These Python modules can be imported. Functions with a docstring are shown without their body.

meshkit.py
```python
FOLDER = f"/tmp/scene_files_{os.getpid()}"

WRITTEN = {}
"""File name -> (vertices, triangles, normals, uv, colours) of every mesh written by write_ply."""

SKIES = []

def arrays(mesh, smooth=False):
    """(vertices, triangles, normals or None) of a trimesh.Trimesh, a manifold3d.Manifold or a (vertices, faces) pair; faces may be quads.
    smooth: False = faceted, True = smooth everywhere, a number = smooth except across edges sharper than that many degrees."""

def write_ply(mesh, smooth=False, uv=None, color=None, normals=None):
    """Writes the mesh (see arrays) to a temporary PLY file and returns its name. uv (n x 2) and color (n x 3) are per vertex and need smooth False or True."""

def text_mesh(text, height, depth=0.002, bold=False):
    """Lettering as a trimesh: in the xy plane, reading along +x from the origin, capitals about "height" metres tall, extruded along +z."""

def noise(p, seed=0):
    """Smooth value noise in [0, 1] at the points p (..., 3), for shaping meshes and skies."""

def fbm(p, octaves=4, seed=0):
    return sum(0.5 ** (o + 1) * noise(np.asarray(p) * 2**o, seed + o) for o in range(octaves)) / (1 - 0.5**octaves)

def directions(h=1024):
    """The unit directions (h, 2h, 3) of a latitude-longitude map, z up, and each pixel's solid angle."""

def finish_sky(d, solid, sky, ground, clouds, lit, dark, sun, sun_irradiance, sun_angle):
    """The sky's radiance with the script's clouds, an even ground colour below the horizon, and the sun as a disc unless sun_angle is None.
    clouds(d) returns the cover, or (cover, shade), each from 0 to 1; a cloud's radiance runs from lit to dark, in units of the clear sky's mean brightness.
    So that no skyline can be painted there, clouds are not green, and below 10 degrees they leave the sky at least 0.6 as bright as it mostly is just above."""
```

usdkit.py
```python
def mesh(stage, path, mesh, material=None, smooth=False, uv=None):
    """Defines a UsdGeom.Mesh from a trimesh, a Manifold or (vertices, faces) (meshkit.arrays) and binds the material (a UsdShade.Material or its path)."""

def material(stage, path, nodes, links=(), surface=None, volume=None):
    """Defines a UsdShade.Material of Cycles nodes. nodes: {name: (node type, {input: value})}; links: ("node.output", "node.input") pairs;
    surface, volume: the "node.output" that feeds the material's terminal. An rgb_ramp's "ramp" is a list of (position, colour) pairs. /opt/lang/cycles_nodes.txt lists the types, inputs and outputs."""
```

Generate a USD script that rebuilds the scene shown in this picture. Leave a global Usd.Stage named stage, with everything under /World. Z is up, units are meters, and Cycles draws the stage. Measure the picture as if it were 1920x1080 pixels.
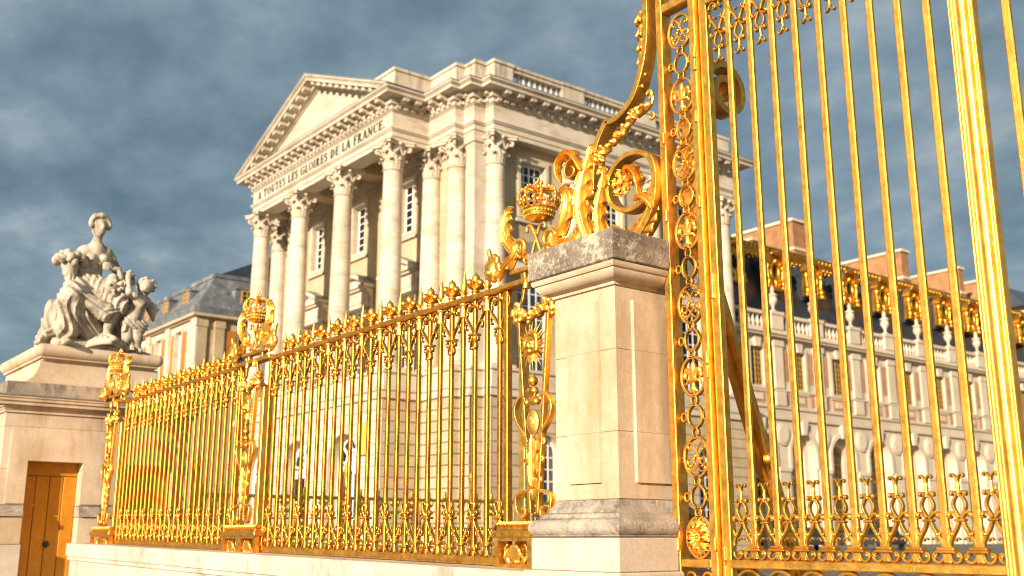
import math, random, numpy as np, trimesh, usdkit, meshkit
from pxr import Usd, UsdGeom, UsdLux, UsdShade, Gf, Sdf, Vt
from shapely.geometry import Polygon, Point, LineString, box as sbox
from shapely.ops import unary_union
from shapely import affinity
from scipy.spatial import ConvexHull

stage = Usd.Stage.CreateInMemory()
UsdGeom.SetStageUpAxis(stage, 'Z'); UsdGeom.SetStageMetersPerUnit(stage, 1.0)
UsdGeom.Xform.Define(stage, '/World')
UsdGeom.Scope.Define(stage, '/World/Looks')
PI = math.pi

# ---------------------------------------------------------------- camera
EYE = np.array([0.0, 0.0, 1.6])
PITCH, YAW = math.radians(13.385), math.radians(52.09)
cam = UsdGeom.Camera.Define(stage, '/World/camera')
cam.CreateHorizontalApertureAttr(36.0); cam.CreateVerticalApertureAttr(20.25)
cam.CreateFocalLengthAttr(36.0 * 1970.6 / 1920)
cam.CreateFStopAttr(1.85); cam.CreateFocusDistanceAttr(8.1)
cam.CreateClippingRangeAttr((0.05, 5000.0))
fwd = np.array([-math.sin(YAW) * math.cos(PITCH), math.cos(YAW) * math.cos(PITCH), math.sin(PITCH)])
rgt = np.array([math.cos(YAW), math.sin(YAW), 0.0]); upv = np.cross(rgt, fwd)
M = np.eye(4); M[0, :3], M[1, :3], M[2, :3], M[3, :3] = rgt, upv, -fwd, EYE
cam.AddTransformOp().Set(Gf.Matrix4d(*M.ravel().tolist()))
EXPOSURE = 0.93
cam.CreateExposureAttr(EXPOSURE)

# ---------------------------------------------------------------- sky and sun
SUN = np.array([0.42, -1.0, 0.29]); SUN /= np.linalg.norm(SUN)
elev, rot = math.asin(SUN[2]), math.atan2(SUN[0], SUN[1])
dome = UsdLux.DomeLight.Define(stage, '/World/sky')
dome.GetPrim().SetCustomDataByKey('kind', 'structure')
sky_mat = usdkit.material(stage, '/World/Looks/sky_air', {
    'sky': ('sky_texture', {'sky_type': 'single_scattering', 'sun_disc': False, 'sun_elevation': elev, 'sun_rotation': rot, 'altitude': 100.0, 'aerosol_density': 1.0}),
    'tc': ('texture_coordinate', {}),
    'sep': ('separate_xyz', {}),
    'h': ('math', {'math_type': 'add', 'value2': 0.22}),
    'hm': ('math', {'math_type': 'maximum', 'value2': 0.12}),
    'dx': ('math', {'math_type': 'divide'}), 'dy': ('math', {'math_type': 'divide'}),
    'comb': ('combine_xyz', {}),
    'map': ('mapping', {'mapping_type': 'point', 'rotation': (0, 0, 0.9), 'scale': (1.0, 1.25, 1.0), 'location': (3.1, 1.7, 0.0)}),
    'n1': ('noise_texture', {'scale': 1.0, 'detail': 5.0, 'roughness': 0.5}),
    'n2': ('noise_texture', {'scale': 4.8, 'detail': 8.0, 'roughness': 0.56}),
    'cover': ('rgb_ramp', {'ramp': [(0.30, (0.84, 0.84, 0.84)), (0.46, (0.90, 0.90, 0.90)), (0.62, (0.95, 0.95, 0.95))]}),
    'mixn': ('mix_float', {'fac': 0.47}),
    'tone': ('rgb_ramp', {'ramp': [(0.37, (0.50, 0.82, 1.03)), (0.45, (0.82, 1.20, 1.46)), (0.53, (1.25, 1.68, 1.94)), (0.62, (2.15, 2.5, 2.65))]}),
    'mix': ('mix_color', {'blend_type': 'mix'}),
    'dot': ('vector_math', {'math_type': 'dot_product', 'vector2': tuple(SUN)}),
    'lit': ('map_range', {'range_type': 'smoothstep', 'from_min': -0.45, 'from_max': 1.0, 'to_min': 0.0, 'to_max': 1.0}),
    'warm': ('mix_color', {'blend_type': 'mix', 'a': (1.0, 1.0, 1.0), 'b': (3.0, 2.1, 1.4)}),  # glow added to the clouds around the unseen sun, to warm gilding reflections
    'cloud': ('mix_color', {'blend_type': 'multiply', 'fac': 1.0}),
    'bg': ('background_shader', {'strength': 0.10})},
    [('tc.generated', 'sep.vector'), ('sep.z', 'h.value1'), ('h.value', 'hm.value1'),
     ('sep.x', 'dx.value1'), ('hm.value', 'dx.value2'), ('sep.y', 'dy.value1'), ('hm.value', 'dy.value2'),
     ('dx.value', 'comb.x'), ('dy.value', 'comb.y'), ('comb.vector', 'map.vector'),
     ('map.vector', 'n1.vector'), ('map.vector', 'n2.vector'),
     ('n1.fac', 'cover.fac'), ('n1.fac', 'mixn.a'), ('n2.fac', 'mixn.b'), ('mixn.result', 'tone.fac'),
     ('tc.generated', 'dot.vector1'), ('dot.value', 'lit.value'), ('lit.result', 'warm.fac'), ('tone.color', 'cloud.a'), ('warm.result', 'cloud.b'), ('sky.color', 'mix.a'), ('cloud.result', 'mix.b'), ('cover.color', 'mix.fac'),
     ('mix.result', 'bg.color')], surface='bg.background')
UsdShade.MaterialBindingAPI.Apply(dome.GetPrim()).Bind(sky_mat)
sun = UsdLux.DistantLight.Define(stage, '/World/sun')
sun.CreateNormalizeAttr(True); sun.CreateIntensityAttr(1.25); sun.CreateAngleAttr(0.5)
sun.CreateColorAttr(Gf.Vec3f(1.0, 0.85, 0.685))
zc = SUN; xc_ = np.cross([0, 0, 1.0], zc); xc_ /= np.linalg.norm(xc_); yc_ = np.cross(zc, xc_)
M = np.eye(4); M[0, :3], M[1, :3], M[2, :3] = xc_, yc_, zc
sun.AddTransformOp().Set(Gf.Matrix4d(*M.ravel().tolist()))

# ---------------------------------------------------------------- materials
MATS = {}
def two_tone(name, c1, c2, scale=1.5, rough=0.75, bump=0.25, bscale=40.0, dirt=None, dscale=2.5, dlo=0.5, dhi=0.7, stretch=1.0, spec=0.3, speck=None, vary=0.05):
    nodes = {'g': ('geometry', {}), 'oi': ('object_info', {}), 'orr': ('map_range', {'from_min': 0.0, 'from_max': 1.0, 'to_min': 1.0 - vary, 'to_max': 1.0 + vary * 0.7}), 'ov': ('math', {'math_type': 'multiply'}), 'mp': ('mapping', {'mapping_type': 'point', 'scale': (1.0, 1.0, stretch)}),
             'n1': ('noise_texture', {'scale': scale, 'detail': 6.0, 'roughness': 0.65}),
             'r1': ('rgb_ramp', {'ramp': [(0.35, c1), (0.65, c2)]}),
             'n2': ('noise_texture', {'scale': bscale, 'detail': 5.0, 'roughness': 0.7}),
             'b': ('bump', {'strength': bump, 'distance': 0.02}),
             'p': ('principled_bsdf', {'roughness': rough, 'specular_ior_level': spec})}
    links = [('g.position', 'mp.vector'), ('g.position', 'n1.vector'), ('n1.fac', 'r1.fac'), ('g.position', 'n2.vector'),
             ('n2.fac', 'b.height'), ('b.normal', 'p.normal')]
    out = 'r1.color'
    fine = {'hv': ('hsv', {}), 'mr': ('map_range', {'from_min': 0.3, 'from_max': 0.7, 'to_min': 0.86, 'to_max': 1.12})}
    nodes.update(fine); links += [('n2.fac', 'mr.value'), ('oi.random', 'orr.value'), ('mr.result', 'ov.value1'), ('orr.result', 'ov.value2'), ('ov.value', 'hv.value'), (out, 'hv.color')]; out = 'hv.color'
    if dirt is not None:
        nodes.update({'n3': ('noise_texture', {'scale': dscale, 'detail': 9.0, 'roughness': 0.72}),
                      'r3': ('rgb_ramp', {'ramp': [(dlo, (0, 0, 0)), (dhi, (1, 1, 1))]}),
                      'mx': ('mix_color', {'blend_type': 'mix', 'b': dirt})})
        links += [('mp.vector', 'n3.vector'), ('n3.fac', 'r3.fac'), ('r3.color', 'mx.fac'), (out, 'mx.a')]; out = 'mx.result'
    if speck is not None:
        nodes.update({'n4': ('noise_texture', {'scale': 34.0, 'detail': 6.0, 'roughness': 0.75}), 'n5': ('noise_texture', {'scale': 5.0, 'detail': 4.0}),
                      'm5': ('mix_float', {'fac': 0.45}), 'r5': ('rgb_ramp', {'ramp': [(0.535, (0, 0, 0)), (0.60, (0.9, 0.9, 0.9))]}),
                      'r6': ('rgb_ramp', {'ramp': [(0.36, (0.7, 0.7, 0.7)), (0.43, (0, 0, 0))]}),
                      'mx2': ('mix_color', {'blend_type': 'mix', 'b': (0.50, 0.42, 0.31)}), 'mx3': ('mix_color', {'blend_type': 'mix', 'b': (0.06, 0.05, 0.04)})})
        links += [('g.position', 'n4.vector'), ('g.position', 'n5.vector'), ('n4.fac', 'm5.a'), ('n5.fac', 'm5.b'), ('m5.result', 'r5.fac'), ('m5.result', 'r6.fac'), ('r5.color', 'mx2.fac'), (out, 'mx2.a'), ('r6.color', 'mx3.fac'), ('mx2.result', 'mx3.a')]; out = 'mx3.result'
    links.append((out, 'p.base_color'))
    MATS[name] = usdkit.material(stage, '/World/Looks/' + name, nodes, links, surface='p.BSDF')

two_tone('pale_stone', (0.45, 0.375, 0.28), (0.575, 0.50, 0.395), scale=0.7, bump=0.18, bscale=14.0, dirt=(0.30, 0.225, 0.145), dscale=0.42, dlo=0.50, dhi=0.74, stretch=3.2, vary=0.07)
two_tone('attic_stone', (0.44, 0.365, 0.27), (0.56, 0.48, 0.375), scale=0.7, bump=0.2, bscale=14.0, dirt=(0.17, 0.135, 0.10), dscale=1.6, dlo=0.50, dhi=0.72, stretch=0.22)
two_tone('pale_stone_shade_tone', (0.37, 0.275, 0.165), (0.48, 0.38, 0.25), scale=0.9, bump=0.15, bscale=14.0, dirt=(0.34, 0.26, 0.16), dscale=1.1, dlo=0.52, dhi=0.8, stretch=0.3)  # copy of pale_stone with the golden tone of shaded faces put into its colour
two_tone('carved_stone', (0.42, 0.345, 0.25), (0.55, 0.475, 0.37), scale=2.0, bump=0.2, bscale=25.0)
two_tone('rose_stone', (0.50, 0.405, 0.295), (0.60, 0.505, 0.385), scale=0.7, bump=0.1, bscale=12.0)
two_tone('pier_stone', (0.44, 0.33, 0.215), (0.58, 0.475, 0.355), scale=1.3, bump=0.16, bscale=60.0, dirt=(0.35, 0.225, 0.11), dscale=2.6, dlo=0.46, dhi=0.72, stretch=0.28, vary=0.06)
two_tone('pier_stone_pale', (0.42, 0.34, 0.255), (0.52, 0.445, 0.36), scale=2.1, bump=0.16, bscale=60.0, dirt=(0.42, 0.33, 0.22), dscale=3.0, dlo=0.55, dhi=0.8, stretch=0.5)
two_tone('weathered_stone', (0.13, 0.108, 0.085), (0.28, 0.225, 0.165), scale=3.2, bump=0.7, bscale=45.0, dirt=(0.46, 0.39, 0.30), dscale=7.0, dlo=0.53, dhi=0.62, speck=True)
two_tone('weathered_torus', (0.24, 0.205, 0.17), (0.42, 0.36, 0.29), scale=2.5, bump=0.7, bscale=45.0, dirt=(0.11, 0.09, 0.07), dscale=6.0, dlo=0.5, dhi=0.68, speck=True)
two_tone('wall_stone', (0.42, 0.355, 0.28), (0.54, 0.475, 0.395), scale=1.7, bump=0.25, bscale=40.0, dirt=(0.20, 0.155, 0.11), dscale=2.6, dlo=0.53, dhi=0.74, stretch=0.6, vary=0.10)
two_tone('ledge_stone', (0.20, 0.165, 0.12), (0.40, 0.33, 0.25), scale=1.4, bump=0.5, bscale=30.0, dirt=(0.07, 0.055, 0.04), dscale=3.5, dlo=0.5, dhi=0.7, stretch=0.6)
two_tone('statue_stone', (0.36, 0.30, 0.225), (0.52, 0.45, 0.355), scale=3.0, bump=0.22, bscale=35.0, dirt=(0.12, 0.09, 0.06), dscale=4.5, dlo=0.50, dhi=0.66, stretch=0.7)
two_tone('slate', (0.035, 0.042, 0.055), (0.075, 0.085, 0.105), scale=2.0, bump=0.3, bscale=6.0, rough=0.45, spec=0.5)
two_tone('dark_slate', (0.012, 0.015, 0.022), (0.028, 0.033, 0.045), scale=2.0, bump=0.3, bscale=6.0, rough=0.5, spec=0.5)
two_tone('pale_slate', (0.065, 0.07, 0.078), (0.15, 0.157, 0.168), scale=1.2, bump=0.3, bscale=6.0, rough=0.5, spec=0.4, dirt=(0.30, 0.305, 0.31), dscale=1.2, dlo=0.52, dhi=0.72, stretch=0.22)
two_tone('lead', (0.13, 0.14, 0.15), (0.22, 0.23, 0.24), scale=1.5, bump=0.2, bscale=10.0, rough=0.5, spec=0.5)
two_tone('white_paint', (0.70, 0.69, 0.66), (0.78, 0.77, 0.74), scale=5.0, bump=0.05, rough=0.5, spec=0.4)
two_tone('ochre_paint', (0.42, 0.23, 0.04), (0.52, 0.30, 0.06), scale=4.0, bump=0.08, rough=0.5, spec=0.4)
two_tone('door_paint', (0.44, 0.175, 0.008), (0.54, 0.225, 0.012), scale=1.6, bump=0.15, bscale=26.0, rough=0.55, spec=0.35, dirt=(0.25, 0.10, 0.012), dscale=3.0, dlo=0.55, dhi=0.75, stretch=0.2)
two_tone('dark_iron', (0.02, 0.018, 0.016), (0.035, 0.03, 0.026), scale=20.0, rough=0.45, spec=0.5)
two_tone('letter_bronze', (0.03, 0.035, 0.03), (0.05, 0.055, 0.045), scale=8.0, rough=0.5)
two_tone('banner_cloth', (0.62, 0.40, 0.05), (0.70, 0.47, 0.07), scale=3.0, rough=0.8)
two_tone('dark_interior', (0.012, 0.011, 0.010), (0.02, 0.018, 0.016), scale=2.0)  # flat near-black that stands in for the darkness of unlit insides
two_tone('car_paint', (0.012, 0.012, 0.014), (0.02, 0.02, 0.024), scale=2.0, rough=0.25, spec=0.6, bump=0.0)
two_tone('tyre_rubber', (0.015, 0.015, 0.015), (0.025, 0.025, 0.025), scale=9.0, rough=0.8)

def gold(name, c1, c2, r0, r1, bump, bscale, nscale, tarn=(0.26, 0.115, 0.015), tlo=0.54, thi=0.76):
    MATS[name] = usdkit.material(stage, '/World/Looks/' + name, {
        'g': ('geometry', {}), 'n1': ('noise_texture', {'scale': nscale, 'detail': 6.0, 'roughness': 0.7}),
        'r1': ('rgb_ramp', {'ramp': [(0.32, c1), (0.66, c2)]}),
        'n2': ('noise_texture', {'scale': bscale, 'detail': 4.0, 'roughness': 0.65}),
        'n3': ('noise_texture', {'scale': 11.0, 'detail': 10.0, 'roughness': 0.8}),
        'r3': ('rgb_ramp', {'ramp': [(tlo, (0, 0, 0)), (thi, (0.8, 0.8, 0.8))]}),
        'mx': ('mix_color', {'blend_type': 'mix', 'b': tarn}),
        'mr': ('map_range', {'from_min': 0.3, 'from_max': 0.7, 'to_min': r0, 'to_max': r1}),
        'b': ('bump', {'strength': bump, 'distance': 0.006}),
        'p': ('principled_bsdf', {'metallic': 1.0})},
        [('g.position', 'n1.vector'), ('g.position', 'n2.vector'), ('g.position', 'n3.vector'), ('n1.fac', 'r1.fac'), ('n3.fac', 'r3.fac'),
         ('r1.color', 'mx.a'), ('r3.color', 'mx.fac'), ('mx.result', 'p.base_color'),
         ('n1.fac', 'mr.value'), ('mr.result', 'p.roughness'), ('n2.fac', 'b.height'), ('b.normal', 'p.normal')], surface='p.BSDF')
gold('gilding', (0.74, 0.37, 0.05), (0.93, 0.52, 0.095), 0.30, 0.46, 0.35, 90.0, 9.0)
gold('gilding_flat', (0.58, 0.31, 0.055), (0.78, 0.44, 0.09), 0.36, 0.54, 0.55, 120.0, 14.0, tlo=0.51, thi=0.72)
gold('gilding_bar', (0.60, 0.255, 0.03), (0.80, 0.37, 0.05), 0.34, 0.52, 0.55, 120.0, 14.0, tlo=0.52, thi=0.72)
gold('gilding_bright', (0.82, 0.43, 0.065), (0.98, 0.58, 0.13), 0.37, 0.52, 0.25, 60.0, 8.0, tlo=0.7, thi=0.9)
gold('gilding_far', (0.62, 0.29, 0.03), (0.86, 0.44, 0.06), 0.32, 0.5, 0.5, 8.0, 2.0)

def brick(name, c1, c2, mortar, sc):
    MATS[name] = usdkit.material(stage, '/World/Looks/' + name, {
        'g': ('geometry', {}), 'sep': ('separate_xyz', {}), 'ad': ('math', {'math_type': 'add'}), 'cb': ('combine_xyz', {}),
        'bk': ('brick_texture', {'scale': sc, 'color1': c1, 'color2': c2, 'mortar': mortar, 'mortar_size': 0.012, 'brick_width': 0.24, 'row_height': 0.075, 'bias': 0.0}),
        'n': ('noise_texture', {'scale': 1.6, 'detail': 5.0}), 'mr': ('map_range', {'from_min': 0.3, 'from_max': 0.7, 'to_min': 0.75, 'to_max': 1.2}),
        'hv': ('hsv', {}), 'p': ('principled_bsdf', {'roughness': 0.85, 'specular_ior_level': 0.2})},
        [('g.position', 'sep.vector'), ('sep.x', 'ad.value1'), ('sep.y', 'ad.value2'), ('ad.value', 'cb.x'), ('sep.z', 'cb.y'), ('cb.vector', 'bk.vector'),
         ('g.position', 'n.vector'), ('n.fac', 'mr.value'), ('mr.result', 'hv.value'), ('bk.color', 'hv.color'), ('hv.color', 'p.base_color')], surface='p.BSDF')
brick('brick_face', (0.35, 0.13, 0.045), (0.42, 0.17, 0.06), (0.45, 0.33, 0.22), 1.0)
brick('brick_orange', (0.36, 0.115, 0.014), (0.42, 0.15, 0.022), (0.36, 0.17, 0.045), 1.0)
brick('brick_chimney', (0.26, 0.095, 0.026), (0.34, 0.145, 0.045), (0.33, 0.22, 0.13), 1.0)

MATS['glass'] = usdkit.material(stage, '/World/Looks/glass', {
    'fr': ('fresnel', {'IOR': 1.5}), 't': ('transparent_bsdf', {'color': (0.72, 0.76, 0.78)}), 'gl': ('glossy_bsdf', {'color': (0.9, 0.95, 1.0), 'roughness': 0.03}),
    'mc': ('mix_closure', {})}, [('fr.fac', 'mc.fac'), ('t.BSDF', 'mc.closure1'), ('gl.BSDF', 'mc.closure2')], surface='mc.closure')
MATS['cobbles'] = usdkit.material(stage, '/World/Looks/cobbles', {
    'g': ('geometry', {}), 'v': ('voronoi_texture', {'scale': 6.5, 'feature': 'distance_to_edge', 'randomness': 0.55}),
    'vc': ('voronoi_texture', {'scale': 6.5, 'randomness': 0.55}), 'hs': ('separate_color', {'color_type': 'rgb'}),
    'rc': ('rgb_ramp', {'ramp': [(0.0, (0.10, 0.092, 0.082)), (1.0, (0.22, 0.205, 0.185))]}),
    'r': ('rgb_ramp', {'ramp': [(0.02, (0.25, 0.25, 0.25)), (0.10, (1, 1, 1))]}),
    'm': ('mix_color', {'blend_type': 'multiply', 'fac': 1.0}), 'b': ('bump', {'strength': 0.6, 'distance': 0.03}),
    'p': ('principled_bsdf', {'roughness': 0.7})},
    [('g.position', 'v.vector'), ('g.position', 'vc.vector'), ('vc.color', 'hs.color'), ('hs.r', 'rc.fac'), ('rc.color', 'm.a'), ('v.distance', 'r.fac'), ('r.color', 'm.b'), ('m.result', 'p.base_color'),
     ('r.color', 'b.height'), ('b.normal', 'p.normal')], surface='p.BSDF')

# ---------------------------------------------------------------- scene helpers
COUNT = {}
def numbered(parent, name):
    n = COUNT.get((parent, name), 0); COUNT[(parent, name)] = n + 1
    return name if n == 0 else f'{name}_{n:03d}'
def setdata(prim, **kw):
    for k, v in kw.items():
        if v: prim.SetCustomDataByKey(k, v)
class Thing:
    def __init__(self, path, loc): self.path, self.loc = path, np.asarray(loc, float)
def thing(name, label, cat, loc=(0, 0, 0), group=None):
    p = '/World/' + numbered('/World', name)
    x = UsdGeom.Xform.Define(stage, p); x.AddTranslateOp().Set(Gf.Vec3d(*map(float, loc)))
    setdata(x.GetPrim(), label=label, category=cat, group=group)
    return Thing(p, loc)
def copy_of(t, label, loc, cat, group=None):
    name = t.path.split('/')[-1].rstrip('0123456789').rstrip('_') if t.path[-1].isdigit() else t.path.split('/')[-1]
    p = '/World/' + numbered('/World', name)
    x = UsdGeom.Xform.Define(stage, p)
    x.GetPrim().GetReferences().AddInternalReference(t.path); x.GetPrim().SetInstanceable(True)
    UsdGeom.XformCommonAPI(x).SetTranslate(Gf.Vec3d(*map(float, loc)))
    setdata(x.GetPrim(), label=label, category=cat, group=group)
    return Thing(p, loc)
def emit(path, v, f, n, mat):
    m = UsdGeom.Mesh.Define(stage, path)
    m.CreatePointsAttr(Vt.Vec3fArray.FromNumpy(np.ascontiguousarray(v, np.float32)))
    m.CreateFaceVertexCountsAttr(Vt.IntArray.FromNumpy(np.full(len(f), 3, np.int32)))
    m.CreateFaceVertexIndicesAttr(Vt.IntArray.FromNumpy(np.ascontiguousarray(f, np.int32).ravel()))
    m.CreateSubdivisionSchemeAttr('none')
    if n is not None:
        m.CreateNormalsAttr(Vt.Vec3fArray.FromNumpy(np.ascontiguousarray(n, np.float32))); m.SetNormalsInterpolation('vertex')
    UsdShade.MaterialBindingAPI.Apply(m.GetPrim()).Bind(MATS[mat])
    return m
class Shape:
    """Finished arrays that can be put down many times."""
    def __init__(self, v, f, n=None): self.v, self.f, self.n = v, f, n
    def moved(self, d): return Shape(self.v + np.asarray(d, float), self.f, self.n)
def part(parent, name, shape, mat, at=(0, 0, 0), label=None, kind=None, smooth=None):
    """One Mesh prim under a Thing (or under another part of it)."""
    if isinstance(shape, MB): shape = shape.shape(smooth)
    p = parent.path + '/' + numbered(parent.path, name)
    m = emit(p, shape.v + np.asarray(at, float) - parent.loc, shape.f, shape.n, MATS and mat)
    setdata(m.GetPrim(), label=label, kind=kind)
    return Thing(p, parent.loc)
def structure(name, mb, mat, smooth=None):
    s = mb.shape(smooth) if isinstance(mb, MB) else mb
    m = emit('/World/' + numbered('/World', name), s.v, s.f, s.n, mat); setdata(m.GetPrim(), kind='structure')

# ---------------------------------------------------------------- shape helpers
_BOXF = np.array([[0, 2, 1], [1, 2, 3], [4, 5, 6], [5, 7, 6], [0, 1, 4], [1, 5, 4], [2, 6, 3], [3, 6, 7], [0, 4, 2], [2, 4, 6], [1, 3, 5], [3, 7, 5]])
_CB = {}
class MB:
    def __init__(self): self.V, self.F, self.n = [], [], 0
    def add(self, v, f):
        v = np.asarray(v, float); f = np.asarray(f, int)
        if f.shape[1] == 4: f = np.vstack([f[:, [0, 1, 2]], f[:, [0, 2, 3]]])
        self.V.append(v); self.F.append(f + self.n); self.n += len(v); return self
    def tm(self, t): return self.add(t.vertices, t.faces)
    def box(self, x0, x1, y0, y1, z0, z1):
        v = [(x, y, z) for z in (z0, z1) for y in (y0, y1) for x in (x0, x1)]
        return self.add(v, _BOXF)
    def cbox(self, x0, x1, y0, y1, z0, z1, c=0.006):
        """a box with chamfered edges"""
        if 'f' not in _CB:
            pts = np.array([p for s in np.ndindex(2, 2, 2) for p in [[(a * 2 - 1) * (0.8 if k == q else 1.0) for q, a in enumerate(s)] for k in range(3)]])
            pts = np.array([[(s[q] * 2 - 1) * (1.0 if q == k else 0.8) for q in range(3)] for s in np.ndindex(2, 2, 2) for k in range(3)])
            h = ConvexHull(pts); f = h.simplices.copy()
            for i, t in enumerate(f):
                nn = np.cross(pts[t[1]] - pts[t[0]], pts[t[2]] - pts[t[0]])
                if nn @ h.equations[i, :3] < 0: f[i] = t[::-1]
            _CB['p'], _CB['f'] = pts, f
        pts = _CB['p']; ctr = np.array([x0 + x1, y0 + y1, z0 + z1]) / 2; hs = np.array([x1 - x0, y1 - y0, z1 - z0]) / 2
        c = min(c, hs.min() * 0.6)
        v = np.where(np.abs(pts) > 0.9, np.sign(pts) * hs, np.sign(pts) * (hs - c)) + ctr
        return self.add(v, _CB['f'])
    def hexa(self, b, t):
        """eight corners: bottom ring of four, top ring of four, counter-clockwise seen from above"""
        v = list(b) + list(t)
        return self.add(v, [[0, 3, 2, 1], [4, 5, 6, 7], [0, 1, 5, 4], [1, 2, 6, 5], [2, 3, 7, 6], [3, 0, 4, 7]])
    def lathe(self, prof, c=(0, 0, 0), n=16, axis='z', arc=None):
        prof = np.asarray(prof, float); k = len(prof); a = np.arange(n) / n * 2 * PI
        v = np.stack([np.outer(np.cos(a), prof[:, 0]), np.outer(np.sin(a), prof[:, 0]), np.tile(prof[:, 1], (n, 1))], -1).reshape(-1, 3)
        f = []
        for i in range(n):
            j = (i + 1) % n
            for q in range(k - 1):
                f.append([i * k + q, j * k + q, j * k + q + 1, i * k + q + 1])
        v = v if axis == 'z' else (v[:, [0, 2, 1]] * [1, -1, 1] if axis == 'y' else v[:, [2, 0, 1]])
        self.add(v + np.asarray(c, float), f); return self
    def extrude(self, poly, z0, z1):
        for g in getattr(poly, 'geoms', [poly]):
            if g.is_empty or g.area < 1e-7: continue
            t = trimesh.creation.extrude_polygon(g, z1 - z0, engine='earcut')
            self.add(np.asarray(t.vertices) + [0, 0, z0], t.faces)
        return self
    def slab_xz(self, poly, y0, y1):
        """a polygon drawn in x and z, with depth from y0 to y1"""
        for g in getattr(poly, 'geoms', [poly]):
            if g.is_empty or g.area < 1e-8: continue
            t = trimesh.creation.extrude_polygon(g, y1 - y0, engine='earcut'); v = np.asarray(t.vertices)
            self.add(np.stack([v[:, 0], v[:, 2] + y0, v[:, 1]], 1), np.asarray(t.faces)[:, ::-1])
        return self
    def slab_yz(self, poly, x0, x1):
        for g in getattr(poly, 'geoms', [poly]):
            if g.is_empty or g.area < 1e-8: continue
            t = trimesh.creation.extrude_polygon(g, x1 - x0, engine='earcut'); v = np.asarray(t.vertices)
            self.add(np.stack([v[:, 2] + x0, v[:, 0], v[:, 1]], 1), np.asarray(t.faces))
        return self
    def strap(self, path, w, y0, y1, taper=None):
        """a flat iron strap bent in the x-z plane: w across, from y0 to y1 deep"""
        p = np.asarray(path, float); d = np.gradient(p, axis=0); d /= np.maximum(np.linalg.norm(d, axis=1, keepdims=True), 1e-9)
        nrm = np.stack([-d[:, 1], d[:, 0]], 1); ww = (np.full(len(p), w) if taper is None else w * np.asarray(taper))[:, None] / 2
        a, b = p + nrm * ww, p - nrm * ww; k = len(p); c = min(0.2 * w, 0.004)
        am, bm = p + nrm * (ww - c), p - nrm * (ww - c)
        ring = [np.stack([q[:, 0], np.full(k, y), q[:, 1]], 1) for q, y in ((a, y0 + c), (am, y0), (bm, y0), (b, y0 + c), (b, y1), (a, y1))]
        v = np.stack(ring, 1).reshape(-1, 3); f = []
        for i in range(k - 1):
            for q in range(6):
                r = (q + 1) % 6
                f.append([i * 6 + q, i * 6 + r, (i + 1) * 6 + r, (i + 1) * 6 + q])
        e = (k - 1) * 6
        f += [[0, 5, 4, 3], [0, 3, 2, 1], [e, e + 1, e + 2, e + 3], [e, e + 3, e + 4, e + 5]]
        return self.add(v, f)
    def tube(self, path, r, n=8):
        p = np.asarray(path, float); k = len(p); r = np.broadcast_to(np.asarray(r, float), (k,))
        d = np.gradient(p, axis=0); d /= np.maximum(np.linalg.norm(d, axis=1, keepdims=True), 1e-9)
        ref = np.array([0, 1.0, 0]) if abs(d[:, 1]).mean() < 0.8 else np.array([1.0, 0, 0])
        u = np.cross(d, ref); u /= np.maximum(np.linalg.norm(u, axis=1, keepdims=True), 1e-9); w = np.cross(u, d)
        a = np.arange(n) / n * 2 * PI
        v = (p[:, None] + r[:, None, None] * (np.cos(a)[None, :, None] * u[:, None] + np.sin(a)[None, :, None] * w[:, None])).reshape(-1, 3)
        f = [[i * n + q, i * n + (q + 1) % n, (i + 1) * n + (q + 1) % n, (i + 1) * n + q] for i in range(k - 1) for q in range(n)]
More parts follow.
